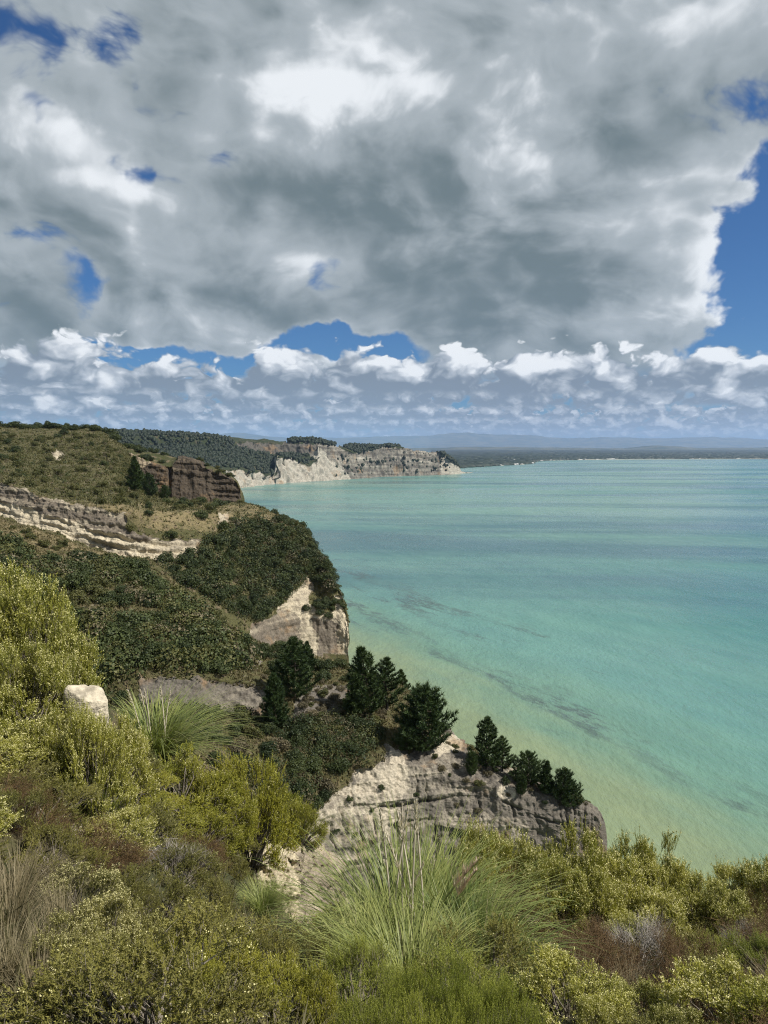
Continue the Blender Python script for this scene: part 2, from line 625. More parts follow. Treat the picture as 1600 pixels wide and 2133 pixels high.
# ------------------------------------------------------------------ the sea
def make_sea():
    m, k, b = base_mat('sea_water', 0.12)
    t = m.node_tree
    pos = t.nodes.new('ShaderNodeNewGeometry').outputs['Position']
    x, y, z = k.sep(pos)
    # distance off the near shore, which runs away to the left
    off = k.mul(k.add(k.sub(x, 108.0), k.mul(k.sub(y, 200.0), 0.53)), 0.884)
    along = k.mul(k.sub(y, k.mul(x, 0.53)), 0.884)
    lg = k.xyz(k.mul(off, 1.0), k.mul(along, 0.35), 0.0)
    w1 = k.sub(k.noise(lg, 0.018, 4, 0.6), 0.5)
    offw = k.add(off, k.mul(w1, 90.0))
    c = k.mix(k.mr(offw, -16, 38), (0.185, 0.232, 0.130), (0.120, 0.225, 0.165))        # sand showing through
    c = k.mix(k.mr(offw, 15, 92), c, (0.104, 0.230, 0.198))                          # turquoise
    c = k.mix(k.mr(k.add(off, k.mul(w1, 260.0)), 110, 330), c, (0.044, 0.165, 0.155))  # deeper teal
    # far out, silt from the river mouths: pale turquoise
    far = k.mr(y, 380, 1150)
    st = k.noise(k.xyz(k.mul(x, 0.35), y, 0.0), 0.0020, 5, 0.55)
    c = k.mix(k.mul(far, k.mr(st, 0.28, 0.52)), c, (0.140, 0.250, 0.212))
    cloud_shade = k.noise(k.xyz(k.add(k.mul(x, 0.20), 400.0), k.add(y, k.mul(x, 0.10)), 3.0), 0.0036, 6, 0.58)
    c = k.mix(k.mul(k.mr(cloud_shade, 0.45, 0.62, 0.0, 0.80), k.mr(y, 330, 700)), c, (0.045, 0.115, 0.135))  # cloud shadows on the water, painted in as darker streaks of its colour
    # weed-covered reef in the shallows
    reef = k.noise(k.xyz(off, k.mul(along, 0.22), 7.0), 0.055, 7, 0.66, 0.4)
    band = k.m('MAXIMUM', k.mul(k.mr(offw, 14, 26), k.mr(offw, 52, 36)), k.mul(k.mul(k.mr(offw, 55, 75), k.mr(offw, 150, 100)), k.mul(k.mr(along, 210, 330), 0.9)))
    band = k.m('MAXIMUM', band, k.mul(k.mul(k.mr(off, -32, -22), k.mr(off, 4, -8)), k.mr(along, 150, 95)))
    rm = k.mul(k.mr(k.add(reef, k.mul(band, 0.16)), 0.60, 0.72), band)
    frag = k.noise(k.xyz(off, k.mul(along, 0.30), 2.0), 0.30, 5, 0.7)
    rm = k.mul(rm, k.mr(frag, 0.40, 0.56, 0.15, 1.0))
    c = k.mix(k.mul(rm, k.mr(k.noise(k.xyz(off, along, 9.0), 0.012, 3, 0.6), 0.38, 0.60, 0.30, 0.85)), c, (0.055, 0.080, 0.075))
    c = k.mix(1.0, c, k.mix(k.mr(k.noise(lg, 0.05, 6, 0.65), 0.3, 0.7), (0.86, 0.90, 0.92), (1.08, 1.06, 1.04)), 'MULTIPLY')
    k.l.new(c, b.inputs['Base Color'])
    b.inputs['IOR'].default_value = 1.33
    b.inputs['Specular IOR Level'].default_value = 0.5
    wind = k.noise(k.xyz(k.mul(x, 0.4), y, 0.0), 0.006, 4, 0.6)
    k.l.new(k.mr(wind, 0.35, 0.65, 0.16, 0.34), b.inputs['Roughness'])
    rip = k.add(k.noise(k.xyz(k.mul(x, 1.0), k.mul(y, 0.45), 0.0), 0.42, 5, 0.62), k.mul(k.noise(k.xyz(x, k.mul(y, 0.5), 4.0), 0.07, 3, 0.6), 2.2))
    bp = t.nodes.new('ShaderNodeBump')
    bp.inputs['Strength'].default_value = 0.8
    bp.inputs['Distance'].default_value = 0.8
    k.l.new(rip, bp.inputs['Height'])
    k.l.new(bp.outputs[0], b.inputs['Normal'])
    xs = np.array([-62000, -3000, -800, -200, 0, 200, 800, 3000, 62000.])
    ys = np.array([-2500, -300, 0, 150, 400, 1000, 3000, 9000, 62000.])
    gx, gy = np.meshgrid(xs, ys)
    v = np.stack([gx, gy, 0 * gx], -1).reshape(-1, 3)
    n = len(xs)
    idx = np.arange(len(v)).reshape(len(ys), n)
    q = np.stack([idx[:-1, :-1], idx[:-1, 1:], idx[1:, 1:], idx[1:, :-1]], -1).reshape(-1, 4)
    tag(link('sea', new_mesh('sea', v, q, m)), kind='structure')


make_sea()


# ------------------------------------------------------------------ far plain, hills and mountains
def make_far():
    m, k, b = base_mat('far_plain', 0.95)
    t = m.node_tree
    pos = t.nodes.new('ShaderNodeNewGeometry').outputs['Position']
    x, y, z = k.sep(pos)
    p = k.xyz(x, k.mul(y, 0.45), 0.0)
    n = k.noise(p, 0.004, 6, 0.6)
    c = k.mix(k.mr(n, 0.40, 0.58), (0.008, 0.014, 0.014), (0.034, 0.042, 0.030))
    c = k.mix(k.mr(k.noise(p, 0.0022, 4, 0.6), 0.60, 0.66), c, (0.10, 0.095, 0.065))
    k.l.new(c, b.inputs['Base Color'])
    cols = np.concatenate([np.linspace(900, 1200, 160), np.linspace(1205, 1900, 140)])
    sh = np.array([(900, 980), (966, 974), (1031, 970.5), (1080, 968), (1100, 966.5), (1106, 964.5), (1110, 962.5), (1162, 959), (1294, 957.2), (1600, 956.2), (1900, 956)])
    py = pchip(sh[:, 0], sh[:, 1], cols)
    S = Pz(cols, py, 0.0)
    rows = []
    rng = np.random.default_rng(5)
    for d, h in ((0, -3), (15, 1.0), (45, 3.5), (90, 4), (300, 5), (900, 8), (2500, 12), (6000, 25), (14000, 45), (34000, 60)):
        kf = (S[:, 1] + d) / S[:, 1]
        r = S * kf[:, None]
        r[:, 2] = h
        rows.append(r)
    R = np.array(rows)
    nr, nc = R.shape[:2]
    idx = np.arange(nr * nc).reshape(nr, nc)
    q = np.stack([idx[:-1, :-1], idx[:-1, 1:], idx[1:, 1:], idx[1:, :-1]], -1).reshape(-1, 4)
    # sand of the beach on the first strip
    sand = bpy.data.materials.new('beach_sand')
    sand.use_nodes = True
    sb = sand.node_tree.nodes['Principled BSDF']
    sk = NT(sand.node_tree)
    sk.l.new(sk.mix(sk.noise(sand.node_tree.nodes.new('ShaderNodeNewGeometry').outputs['Position'], 0.05, 4), (0.28, 0.25, 0.20), (0.40, 0.37, 0.30)), sb.inputs['Base Color'])
    sb.inputs['Roughness'].default_value = 0.95
    mi = np.zeros(len(q))
    mi[:2 * (nc - 1)] = 1
    tag(link('coastal_plain', new_mesh('coastal_plain', R.reshape(-1, 3), q, [m, sand], mat_idx=mi)), kind='structure')

    # shelter belts and woods of the plain: low uneven masses of trees, past counting
    fm = leaf_mat('far_tree_leaves', (0.010, 0.017, 0.013), (0.026, 0.038, 0.024), 0.0, 0.02, island=True)
    V, Q = [], []
    base = np.array([(-1, -1, 0), (1, -1, 0), (1, 1, 0), (-1, 1, 0), (-.75, -.75, .8), (.75, -.75, .8), (.75, .75, .8), (-.75, .75, .8), (0, 0, 1.1)], float)
    bq = np.array([(0, 1, 5, 4), (1, 2, 6, 5), (2, 3, 7, 6), (3, 0, 4, 7)])
    bt = np.array([(4, 5, 8), (5, 6, 8), (6, 7, 8), (7, 4, 8)])
    T = []
    for i in range(3200):
        px = rng.uniform(905, 1700)
        s0 = Pz(px, float(pchip(sh[:, 0], sh[:, 1], np.array([px]))[0]), 0.0)
        d = 60 + 9000 * rng.random() ** 2.2
        kf = (s0[1] + d) / s0[1]
        c0 = s0 * kf
        w = rng.uniform(12, 60) * (1 + d / 5000)
        h = rng.uniform(6, 17)
        v = base * np.array([w, w * rng.uniform(.2, .6), h]) * rng.uniform(.85, 1.15, (9, 3))
        v[:, 0] += c0[0]; v[:, 1] += c0[1]; v[:, 2] += 3 + d * 0.002
        o = 9 * i
        V.append(v); Q.append(bq + o); T.append(bt + o)
    # trees on the low point by the beach
    n0 = 3200
    for i in range(70):
        px = rng.uniform(985, 1096)
        s0 = Pz(px, float(pchip(sh[:, 0], sh[:, 1], np.array([px]))[0]) - 0.6, 0.0)
        kf = (s0[1] + rng.uniform(50, 200)) / s0[1]
        c0 = s0 * kf
        w, h = rng.uniform(8, 18), rng.uniform(6, 15)
        v = base * np.array([w, w, h]) * rng.uniform(.8, 1.2, (9, 3))
        v[:, 0] += c0[0]; v[:, 1] += c0[1]; v[:, 2] += 3
        V.append(v); Q.append(bq + 9 * (n0 + i)); T.append(bt + 9 * (n0 + i))
    tag(link('far_woods', new_mesh('far_woods', np.concatenate(V), [np.concatenate(Q), np.concatenate(T)], fm)),
        'dark shelter belts and woods on the far coastal plain', 'woods', kind='stuff')

    # the town along the beach: pale sheds and houses, a pixel or less each
    hm, hk, hb = base_mat('far_house_walls', 0.7)
    hk.l.new(hk.mix(hm.node_tree.nodes.new('ShaderNodeNewGeometry').outputs['Random Per Island'], (0.14, 0.14, 0.14), (0.50, 0.50, 0.49)), hb.inputs['Base Color'])
    V, Q, T = [], [], []
    hv = np.array([(-1, -1, 0), (1, -1, 0), (1, 1, 0), (-1, 1, 0), (-1, -1, .65), (1, -1, .65), (1, 1, .65), (-1, 1, .65), (-1, 0, 1), (1, 0, 1)], float)
    hq = np.array([(0, 1, 5, 4), (1, 2, 6, 5), (2, 3, 7, 6), (3, 0, 4, 7), (4, 5, 9, 8), (6, 7, 8, 9)])
    ht = np.array([(5, 6, 9), (7, 4, 8)])
    for i in range(420):
        px = rng.uniform(1000, 1650)
        s0 = Pz(px, float(pchip(sh[:, 0], sh[:, 1], np.array([px]))[0]), 0.0)
        d = 60 + (4500 * rng.random() ** 2 if i % 3 else 120 * rng.random())
        kf = (s0[1] + d) / s0[1]
        c0 = s0 * kf
        sz = rng.uniform(5, 9) if i % 9 else rng.uniform(20, 50)
        v = hv * np.array([sz, sz * .6, rng.uniform(5, 8)])
        v[:, 0] += c0[0]; v[:, 1] += c0[1]; v[:, 2] += 2 + d * 0.002
        V.append(v); Q.append(hq + 10 * i); T.append(ht + 10 * i)
    tag(link('far_town', new_mesh('far_town', np.concatenate(V), [np.concatenate(Q), np.concatenate(T)], hm)),
        'scattered pale houses and sheds of the town along the far beach', 'town', kind='stuff')

    hm2, k2, b2 = base_mat('far_hill_grass', 0.95)
    pos2 = hm2.node_tree.nodes.new('ShaderNodeNewGeometry').outputs['Position']
    k2.l.new(k2.mix(k2.mr(k2.noise(pos2, 0.0012, 6, 0.62), 0.40, 0.6), (0.028, 0.042, 0.030), (0.085, 0.085, 0.055)), b2.inputs['Base Color'])

    def ridge(name, Y0, Y1, prof, amp, freq, seed):
        a = np.asarray(prof, float)
        cols = np.linspace(a[0, 0], a[-1, 0], 420)
        top = pchip(a[:, 0], a[:, 1], cols)
        nr = 14
        G = np.zeros((nr, len(cols), 3))
        for r in range(nr):
            f = r / (nr - 1)
            Y = Y0 + (Y1 - Y0) * f
            Ztop = P(cols, top, np.full_like(cols, (Y0 + Y1) / 2))[:, 2]
            hgt = np.sin(math.pi * min(1, f * 1.05) * 0.62 + 0.0) ** 1.2 if f < .8 else 1 - (f - .8) * 2
            X = ray(cols, top)[0] * Y
            nz = fbm(np.stack([X * freq, np.full_like(X, Y * freq * 1.4), np.full_like(X, seed)], -1), 5, 0.5)
            Z = np.maximum(-30, Ztop * hgt * (1 + 0.35 * nz * (f < .7)) + amp * nz * hgt)
            G[r] = np.stack([X, np.full_like(X, Y), Z], -1)
        idx = np.arange(nr * len(cols)).reshape(nr, -1)
        q = np.stack([idx[:-1, :-1], idx[:-1, 1:], idx[1:, 1:], idx[1:, :-1]], -1).reshape(-1, 4)
        tag(link(name, new_mesh(name, G.reshape(-1, 3), q, hm2, smooth=True)), kind='structure')

    ridge('hills', 20000, 26000, [(-500, 932), (700, 934), (900, 934), (1000, 933), (1150, 932), (1290, 934), (1370, 929), (1460, 934), (1600, 932), (1800, 930), (2100, 933)], 14, 0.0007, 2.0)
    ridge('mountains', 44000, 56000, [(-600, 905), (300, 908), (700, 910), (850, 906), (960, 907), (1020, 911), (1100, 908), (1180, 914), (1270, 909), (1400, 912), (1600, 918), (1900, 915), (2200, 918)], 60, 0.00016, 9.0)


make_far()


# ------------------------------------------------------------------ far white cliffs with their forest
def make_far_cliffs():
    sh = [(150, 1050), (400, 1028), (505, 1017), (592, 1007.5), (680, 1002), (732, 998.5), (794, 994), (881, 991), (947, 988), (966, 986), (984, 985)]
    sh = np.asarray(sh, float)
    Ys = Pz(sh[:, 0], sh[:, 1], 0.0)[:, 1]

    def yd(px, off):
        return float(np.interp(px, sh[:, 0], Ys)) + off

    def row(pts, off):
        o = np.asarray(off, float)
        return [(x, y, yd(x, float(np.interp(x, o[:, 0], o[:, 1])))) for x, y in pts]
    T = row([(150, 893), (240, 897), (330, 899), (400, 902.5), (479, 909), (566, 916), (597, 918), (614, 914), (645, 914), (680, 919), (706, 927), (716, 931),
             (732, 925), (780, 928), (820, 926), (837, 930), (881, 937.5), (903, 940), (925, 944), (942, 955), (951, 961), (964, 981), (984, 984.5)],
            [(150, 900), (500, 620), (660, 260), (720, 200), (900, 120), (964, 20), (984, 3)])
    U = row([(150, 905), (400, 910), (479, 918), (500, 921), (560, 921), (620, 922), (660, 924), (700, 929), (716, 933), (740, 930), (800, 929.5), (837, 932),
             (881, 939), (903, 941.5), (925, 945.5), (942, 956.5), (951, 962.5), (964, 982), (984, 984.6)],
            [(150, 700), (500, 480), (640, 200), (662, 150), (720, 120), (900, 70), (964, 12), (984, 2)])
    M = row([(150, 930), (479, 930), (500, 936), (530, 939), (560, 943), (600, 945), (640, 940), (656, 936), (664, 928), (700, 933), (716, 938), (740, 936),
             (800, 934), (837, 937), (881, 944), (903, 946.5), (925, 951), (942, 960), (951, 966), (964, 983), (984, 984.7)],
            [(150, 620), (500, 430), (640, 170), (662, 120), (720, 100), (900, 58), (964, 10), (984, 1.5)])
    W = row([(150, 970), (479, 977), (531, 985.6), (571, 991), (574, 970), (577, 948), (606, 957), (640, 967), (654, 962), (664, 945), (700, 957), (740, 962),
             (800, 958), (881, 962), (925, 967), (942, 971), (951, 975), (964, 984.2), (984, 984.8)],
            [(150, 60), (500, 55), (571, 40), (577, 75), (640, 70), (664, 80), (720, 60), (900, 34), (964, 6), (984, 1)])
    Ft = row([(x, y - 1.2) for x, y in sh], [(150, 14), (984, 1)])

    def cover(s, G, N):
        C = np.zeros(G.shape)
        x, y = ragged(s, 5, 0.06)
        rock = np.zeros(x.shape, bool)
        for poly in ([(470, 975), (531, 984), (573, 990), (576, 946), (606, 956), (645, 969), (660, 960), (640, 945), (560, 943), (520, 938), (495, 935), (495, 920), (600, 921),
                      (662, 922), (706, 928), (716, 935), (740, 945), (780, 930), (840, 930), (900, 940), (930, 947), (955, 966), (990, 985), (990, 1000), (470, 1030)],):
            rock |= inside(poly, x, y)
        C[..., 0] = rock
        pal = np.full(x.shape, 0.42)
        pal[inside([(470, 975), (573, 990), (576, 946), (650, 968), (660, 925), (690, 950), (735, 995), (680, 1010), (470, 1030)], x, y)] = 0.95
        pal[inside([(495, 915), (662, 922), (655, 945), (500, 940)], x, y)] = -0.10
        pal[inside([(925, 944), (990, 985), (960, 990), (915, 985)], x, y)] = 0.75
        C[..., 1] = pal
        C[..., 2] = 0.1
        return C

    def disp(s, G, N, C):
        d = rock_relief(G, C, 0.10, beds=1.6, gully=13.0, rough=2.4, tilt=(0.06, 0.0))
        fl = np.stack([G[..., 0] * 0.055, G[..., 1] * 0.02, G[..., 2] * 0.004], -1)
        d -= C[..., 0] * 15 * np.abs(shp(lambda p: fbm(p, 3), fl))
        d += (1 - C[..., 0]) * 5 * shp(lambda p: fbm(p * 0.02, 4), G)
        d *= np.clip((984 - s.qx) / 60, 0.05, 1)
        return G + N * d[..., None]
    mat = land_mat('far_cliff_rock', 0.14, (0.05, 0.0), pale=(0.36, 0.335, 0.28), grey=(0.098, 0.090, 0.077), turf=(0.030, 0.040, 0.018), straw=(0.07, 0.065, 0.03), dirt=(0.085, 0.07, 0.045), bump=0.35)
    L = Loft('far_cliffs', [T, U, M, W, Ft], np.linspace(150, 984, 620), mat, [8, 14, 26, 30], disp, cover, back=500, foot=(14, -2.5, 2))

    # the pine forest on and above the cliffs: a far wood that reads as one mass
    rng = np.random.default_rng(11)
    pts = []
    for poly, n in (([(150, 890), (400, 904), (479, 911), (495, 932), (560, 945), (600, 947), (640, 945), (655, 960), (640, 967), (606, 956), (574, 946), (570, 988), (530, 983), (470, 974), (150, 970)], 4200),
                    ([(600, 917), (614, 912), (645, 912), (682, 918), (706, 926), (700, 930), (660, 923), (605, 921)], 520),
                    ([(716, 931), (732, 922), (780, 925), (822, 923), (835, 929), (790, 934), (750, 945), (735, 940)], 620),
                    ([(905, 939), (925, 944), (945, 957), (958, 972), (964, 981), (950, 970), (935, 958), (920, 950)], 300),
                    ([(835, 929), (905, 941), (905, 938), (835, 927)], 60),
                    ([(700, 950), (930, 955), (940, 980), (700, 992)], 110)):
        qx, qy = L.qx[:-1, :-1], L.qy[:-1, :-1]
        w = np.where(inside(poly, qx, qy) & L.front[:-1, :-1], L.area, 0).ravel()
        if w.sum() == 0:
            continue
        ids = rng.choice(len(w), size=n, p=w / w.sum())
        a, b2 = np.divmod(ids, L.nc - 1)
        pts.append(L.G[a, b2])
    pts = np.concatenate(pts)
    n = len(pts)
    th = np.arange(6) / 6 * 2 * math.pi
    prof = [(0.8, 0.05), (1.0, 0.50), (0.62, 0.90)]
    tv = np.concatenate([np.stack([r * np.cos(th + z), r * np.sin(th + z), np.full(6, z)], -1) for r, z in prof] + [np.array([[0, 0, 1.08]])])
    q = [(i + 6 * j, (i + 1) % 6 + 6 * j, (i + 1) % 6 + 6 * (j + 1), i + 6 * (j + 1)) for j in range(2) for i in range(6)]
    tr = [(12 + i, 12 + (i + 1) % 6, 18) for i in range(6)]
    sz = rng.uniform(0.65, 1.35, n)
    V = tv[None] * np.stack([5.6 * sz, 5.6 * sz, 8.0 * sz * rng.uniform(.75, 1.2, n)], -1)[:, None, :] * rng.uniform(0.75, 1.25, (n, 19, 3))
    V = V + pts[:, None, :] - np.array([0, 0, 1.5])
    o = (np.arange(n) * 19)[:, None, None]
    fm = leaf_mat('far_pine_needles', (0.006, 0.011, 0.006), (0.018, 0.027, 0.012), 0.0, 0.02)
    tag(link('far_forest', new_mesh('far_forest', V.reshape(-1, 3), [(np.array(q)[None] + o).reshape(-1, 4), (np.array(tr)[None] + o).reshape(-1, 3)], fm)),
        'dark pine forest covering the land above the far white cliffs', 'forest', kind='stuff')
    return L


far_cliffs = make_far_cliffs()


# ------------------------------------------------------------------ brown bluff
def make_bluff():
    Y = 425
    T = [(230, 922, 450), (255, 926, 440), (275, 932, 432), (310, 938, 428), (350, 945, 428), (372, 951, 426), (385, 951, 425), (400, 953, 425), (430, 966, 425), (480, 990, 424), (495, 1001, 423), (503, 1020, 421), (508, 1042, 420), (512, 1064, 419)]
    E = [(230, 935, 425), (255, 938, 415), (272, 942, 408), (300, 957, 406), (340, 971, 405), (356, 970, 406), (372, 956, 408), (385, 953, 409), (400, 957, 409), (425, 971, 409), (480, 994, 409), (495, 1004, 410), (503, 1023, 410), (508, 1044, 411), (512, 1066, 411)]
    B = [(230, 1030, 395), (300, 1045, 396), (400, 1056, 399), (512, 1085, 405)]
    D = [(230, 1150, 385), (512, 1200, 395)]

    def cover(s, G, N):
        C = np.zeros(G.shape)
        x, y = ragged(s, 4, 0.06)
        e = np.asarray(E)
        C[..., 0] = y > np.interp(x, e[:, 0], e[:, 1]) - 1
        C[..., 0][inside([(372, 950), (400, 950), (430, 965), (425, 975), (372, 965)], x, y)] = 1
        pal = np.full(x.shape, -0.05)
        pal[inside([(262, 935), (310, 938), (318, 958), (300, 975), (280, 965)], x, y)] = 0.85
        pal[inside([(356, 950), (430, 960), (430, 980), (360, 985)], x, y)] = 0.22
        C[..., 1] = pal
        C[..., 2] = 0.25
        return C

    def disp(s, G, N, C):
        d = rock_relief(G, C, 0.45, beds=1.3, gully=1.6, rough=0.7, tilt=(0.09, 0.0))
        d += (1 - C[..., 0]) * 0.8 * shp(lambda p: fbm(p * 0.12, 4), G)
        # one deep cleft down the face
        d -= 3.0 * np.exp(-((s.qx - 353) / 3.0) ** 2) * C[..., 0]
        return G + N * d[..., None]
    mat = land_mat('brown_bluff_rock', 0.5, (0.09, 0.0), pale=(0.30, 0.245, 0.17), grey=(0.068, 0.054, 0.040), turf=(0.05, 0.055, 0.02), bump=0.5)
    return Loft('brown_bluff', [T, E, B, D], np.linspace(230, 512, 260), mat, [12, 80, 14], disp, cover, back=120, wrap=(16, 150, 30), foot=(12, -2, 4))


bluff = make_bluff()


# ------------------------------------------------------------------ hillside, pale banded cliff and rounded headland
def make_headland():
    T = [(-250, 877, 480), (0, 886, 470), (90, 888, 465), (200, 892, 450), (225, 901, 440), (245, 916, 430), (262, 932, 415), (275, 950, 400), (290, 978, 380), (310, 1010, 360), (335, 1030, 345), (370, 1040, 335),
         (420, 1046, 330), (470, 1047, 327), (512, 1049, 325), (550, 1060, 318), (595, 1079, 310), (630, 1097, 300), (650, 1131, 292), (675, 1171, 285), (695, 1210, 278), (710, 1231, 272), (720, 1265, 268), (727, 1300, 265)]
    A = [(-250, 900, 440), (0, 912, 425), (100, 915, 420), (200, 925, 405), (245, 950, 385), (275, 985, 360), (310, 1030, 335), (370, 1046, 322), (512, 1055, 315), (595, 1085, 305), (650, 1140, 290), (700, 1224, 274), (727, 1302, 264.6)]
    R1 = [(-250, 962, 280), (0, 1000, 265), (50, 1015, 262), (85, 1032, 258), (150, 1046, 255), (220, 1056, 252), (280, 1062, 252), (350, 1064, 262), (420, 1066, 275), (512, 1074, 295), (600, 1100, 295), (650, 1155, 288), (700, 1237, 272), (727, 1305, 264)]
    R2 = [(-250, 968, 277), (0, 1005, 263), (50, 1020, 260), (85, 1037, 256), (150, 1051, 252.5), (220, 1064, 250), (280, 1075, 250), (350, 1090, 255), (420, 1105, 264), (512, 1115, 280), (600, 1135, 285), (650, 1178, 283), (700, 1250, 270), (727, 1310, 263)]
    R3 = [(-250, 1040, 270), (0, 1077, 256), (50, 1090, 252), (120, 1106, 248), (185, 1139, 244), (270, 1158, 241), (350, 1160, 245), (420, 1152, 254), (512, 1170, 268), (600, 1195, 275), (650, 1228, 277), (700, 1275, 267), (727, 1320, 262)]
    R4 = [(-250, 1110, 215), (0, 1150, 205), (150, 1200, 205), (270, 1230, 210), (400, 1255, 225), (480, 1280, 236), (530, 1295, 243), (600, 1262, 260), (650, 1262, 266), (700, 1288, 265), (727, 1322, 261.5)]
    R5 = [(-250, 1200, 180), (270, 1330, 190), (450, 1355, 215), (530, 1350, 236), (600, 1350, 252), (650, 1350, 260), (727, 1352, 261)]
    R6 = [(-250, 1300, 160), (450, 1450, 205), (727, 1480, 259)]

    def cover(s, G, N):
        C = np.zeros(G.shape)
        x, y = ragged(s, 7, 0.05)
        a2, a3 = np.asarray(R2), np.asarray(R3)
        band = (y > np.interp(x, a2[:, 0], a2[:, 1]) - 2) & (y < np.interp(x, a3[:, 0], a3[:, 1]) + 1) & (x < 420)
        band &= ~inside([(255, 1070), (430, 1080), (430, 1128), (330, 1122), (262, 1100)], x, y)
        rock = band.copy()
        tip = inside([(640, 1200), (655, 1225), (640, 1262), (690, 1280), (700, 1240), (715, 1238), (735, 1345), (735, 1365), (520, 1365), (525, 1300), (560, 1290), (600, 1250)], x, y)
        rock |= tip
        rock |= inside([(90, 935), (115, 938), (135, 952), (120, 958), (95, 945)], x, y)
        rock |= inside([(455, 1070), (475, 1068), (480, 1085), (450, 1090)], x, y)
        C[..., 0] = rock
        pal = np.full(x.shape, 0.7)
        f = (y - np.interp(x, a2[:, 0], a2[:, 1])) / (np.interp(x, a3[:, 0], a3[:, 1]) - np.interp(x, a2[:, 0], a2[:, 1]) + 1e-6)
        pal = np.where(band, np.where(f < 0.10, 0.55, np.where(f < 0.52, 0.22, 0.85)), pal)
        pal[inside([(520, 1270), (620, 1270), (640, 1365), (520, 1365)], x, y)] = 0.30
        pal[inside([(700, 1225), (735, 1225), (735, 1365), (712, 1365)], x, y)] = 1.0
        pal[inside([(655, 1290), (700, 1295), (705, 1365), (660, 1365)], x, y)] = 0.1
        C[..., 1] = pal
        stw = np.full(x.shape, 0.15)
        stw[inside([(140, 1045), (250, 1050), (430, 1048), (520, 1052), (600, 1080), (640, 1115), (600, 1105), (500, 1095), (420, 1110), (300, 1100), (220, 1066)], x, y)] = 0.62
        stw[inside([(0, 890), (50, 890), (100, 898), (0, 903)], x, y)] = -0.1
        C[..., 2] = stw
        return C

    def disp(s, G, N, C):
        d = rock_relief(G, C, 0.75, beds=0.45, gully=0.8, rough=0.5, tilt=(0.075, 0.0))
        far = np.clip((G[..., 1] - 200) / 120, 0.5, 1.6)
        d += (1 - C[..., 0]) * far * 0.9 * shp(lambda p: fbm(p * 0.07, 5), G)
        # overhanging hard bed in the banded cliff, with the shadowed notch under it
        a2, a3 = np.asarray(R2), np.asarray(R3)
        f = (s.qy - np.interp(s.qx, a2[:, 0], a2[:, 1])) / (np.interp(s.qx, a3[:, 0], a3[:, 1]) - np.interp(s.qx, a2[:, 0], a2[:, 1]) + 1e-6)
        f = f + 0.06 * shp(lambda p: fbm(p * 0.15, 3), G)
        w = C[..., 0] * (s.qx < 425)
        vary = np.clip(0.55 + 1.1 * shp(lambda p: fbm(p * np.array([0.06, 0.06, 0.02]) + 4.4, 3), G), 0.0, 1.3)
        w = w * vary
        for c0, h in ((0.56, 1.1), (0.80, 1.0), (0.28, 0.3)):
            d += w * h * (np.exp(-((f - c0 + 0.05) / 0.06) ** 2) - 1.3 * np.exp(-((f - c0 - 0.05) / 0.035) ** 2))
        return G + N * d[..., None]
    mat = land_mat('headland_ground', 0.8, (0.075, 0.0), pale=(0.47, 0.41, 0.30), grey=(0.145, 0.122, 0.095), bump=0.4)
    return Loft('headland', [T, A, R1, R2, R3, R4, R5, R6], np.linspace(-250, 727, 640), mat, [14, 48, 6, 62, 44, 40, 8], disp, cover, back=140, wrap=(18, 120, 26), foot=(3, -2, 4))


headland = make_headland()


